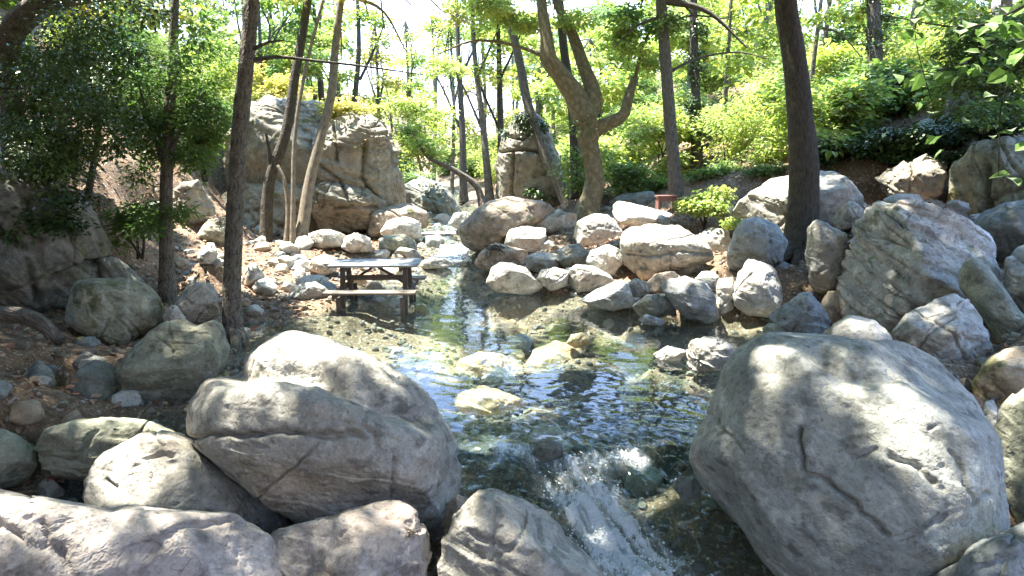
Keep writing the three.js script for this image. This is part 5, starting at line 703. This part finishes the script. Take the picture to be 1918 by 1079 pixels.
{ // pebbles and dead leaves: too many to count
  srand(81); const peb = new THREE.InstancedMesh(STONES[1], M.rock, 9000), col = new THREE.Color(); let k = 0;
  while (k < 9000) { const z = rr(-5, -26), x = rr(-9, 8), y = ground(x, z), w = curve1(STREAM, z), s = Math.max(w[0] - x, x - w[1]); if (rnd() < 0.7 * sstep(0.8, 4, s)) continue; const r = 0.02 + 0.075 * Math.pow(rnd(), 2); tmpE.set(gauss(), rr(0, 6.28), gauss()); tmpM.compose(V(x, y + r * 0.2, z), tmpQ.setFromEuler(tmpE), tmpS.set(r, r * 0.8, r)); peb.setMatrixAt(k, tmpM); const b = rr(0.5, 1.15); peb.setColorAt(k++, col.setRGB(b, b * rr(0.92, 1), b * rr(0.8, 1))); }
  add(peb, 'pebbles', 'pebbles over the stream bed and banks', 'pebbles', null, 'stuff');
  srand(82); const q = spray(83, 3, 0.09, 0.7, 0.08, 0.15), lit = new THREE.InstancedMesh(q, LM.litter, 11000); k = 0;
  while (k < 11000) { const z = rr(-4, -27), x = rr(-13, 12), y = ground(x, z), w = curve1(STREAM, z); if (x > w[0] + 0.1 && x < w[1] - 0.1) continue; const r = rr(0.6, 1.25); tmpE.set(gauss() * 0.35, rr(0, 6.28), gauss() * 0.35); tmpM.compose(V(x, y + 0.015, z), tmpQ.setFromEuler(tmpE), tmpS.set(r, r, r)); lit.setMatrixAt(k, tmpM); const b = rr(0.5, 1.3), h = rnd(); lit.setColorAt(k++, col.setRGB(0.34 * b, lerp(0.16, 0.26, h) * b, lerp(0.09, 0.17, h) * b)); }
  add(lit, 'leaf_litter', 'dry brown leaf litter over the banks', 'leaf litter', null, 'stuff');
}
{ // branch with large leaves hanging into the upper right corner
  srand(91); const g = new THREE.Group(), a = at(1990, -40, 3.6); g.position.copy(a); const LG = []; for (let v = 0; v < 3; v++) { const q = spray(95 + v, 1, 0.085, 0.72, 0.001, 0.1); LG.push(q); }
  const mk = (pts, nl) => { const P = pts.map(q => ({ p: at(q[0], q[1], q[2]).sub(a), r: q[3] })); const b = new THREE.Mesh(tube(P, 6, { step: 0.05 }), M.darkBark); b.name = 'twig'; g.add(b); const S = along(P, 40); for (let i = 0; i < nl; i++) { const s = S[Math.floor(rr(4, 41))].p, l = new THREE.Mesh(LG[i % 3], LM.sunNear); l.name = 'leaf'; l.position.set(s.x + gauss() * 0.09, s.y + gauss() * 0.06 - 0.03, s.z + gauss() * 0.12); l.rotation.set(gauss() * 0.7 + 0.3, rr(0, 6.28), gauss() * 0.6); l.scale.setScalar(rr(0.7, 1.25)); b.add(l); } };
  LM.sunNear = leafMat(0.14, 0.27, 0.045, 0.9, 0.5);
  mk([[1990, -40, 3.6, 0.012], [1900, 20, 3.7, 0.008], [1820, 50, 3.8, 0.006], [1660, 30, 3.9, 0.003]], 46); mk([[1990, 60, 3.5, 0.01], [1920, 110, 3.6, 0.007], [1880, 180, 3.7, 0.004], [1870, 330, 3.7, 0.002]], 40); mk([[1990, -60, 3.8, 0.01], [1800, -30, 4, 0.007], [1720, 20, 4.1, 0.004], [1760, 250, 4.2, 0.002]], 44); mk([[1990, 150, 4, 0.01], [1900, 60, 4.2, 0.006], [1800, 120, 4.3, 0.004], [1690, 140, 4.4, 0.002]], 40);
  add(g, 'hanging_branch', 'near branch of large bright leaves hanging into the upper right corner', 'branch');
}
// single fallen leaves and heaps of dry twigs
scene.updateMatrixWorld(true);
const onto = (px, py, d) => { const dir = at(px, py, d).sub(camera.position).normalize(); caster.set(camera.position, dir); const hits = caster.intersectObjects(scene.children.filter(o => o.isMesh && !o.isInstancedMesh && o.name !== 'water'), false); return hits[0] ?? { point: at(px, py, d), face: { normal: V(0, 1, 0) } }; };
for (const [px, py, d, r, g, b, sz, lab] of [[485, 612, 11.5, 0.5, 0.13, 0.06, 0.14, 'red orange leaf on the shore by the big left trunk'], [888, 1035, 5, 0.42, 0.2, 0.06, 0.06, 'small orange leaf on the dark triangular boulder'], [820, 1052, 5.2, 0.4, 0.22, 0.12, 0.1, 'brown leaf caught between the wedge and the triangular boulder'], [88, 905, 6.6, 0.3, 0.07, 0.04, 0.13, 'dark red leaf in the gap above the corner slab'], [150, 640, 9, 0.45, 0.36, 0.1, 0.1, 'yellow leaf by the end of the bent log'], [135, 715, 8.7, 0.42, 0.2, 0.1, 0.1, 'orange leaf by the dark upright boulder']]) {
  srand(px); const h = onto(px, py, d), m = new THREE.Mesh(spray(px, 1, 1, 0.75, 0.001, 0.1), std({ color: rgb(r, g, b), roughness: 0.8, side: THREE.DoubleSide })); m.scale.setScalar(sz * 1.3); m.position.copy(h.point).add(V(0, 0.012, 0)); m.quaternion.setFromUnitVectors(V(0, 1, 0), h.face.normal); add(m, 'fallen_leaf', lab, 'leaf');
}
for (const [px, py, d, w, lab] of [[1040, 452, 18.6, 0.5, 'heap of dark dry twigs between the flat topped and the dappled boulders'], [925, 470, 17, 0.5, 'tangle of pale dry roots over the brown grey bank rock'], [415, 415, 18.2, 0.6, 'bundle of dry twigs on the shaded boulder behind the big left trunk'], [770, 1000, 5, 0.12, 'tuft of dry needles on the tan grey wedge at the bottom edge']]) {
  srand(px + 1); const h = onto(px, py, d).point, g = new THREE.Group(); g.position.copy(h);
  for (let i = 0; i < 34; i++) { const a = rr(0, 6.28), l = w * rr(0.4, 1), c = V(gauss() * w * 0.5, rr(0, 0.25) * w, gauss() * w * 0.3), e = V(Math.cos(a) * l / 2, gauss() * 0.22 * l, Math.sin(a) * l / 2), m = new THREE.Mesh(tube([{ p: c.clone().sub(e), r: w * 0.018 }, { p: c.clone().add(V(0, rr(-0.05, 0.1) * w, 0)), r: w * 0.016 }, { p: c.clone().add(e), r: w * 0.008 }], 5, { n: 5 }), i % 3 ? M.bark : M.paleBark); m.name = 'twig'; g.add(m); }
  add(g, 'twig_heap', lab, 'twigs');
}
renderer.render(scene, camera);
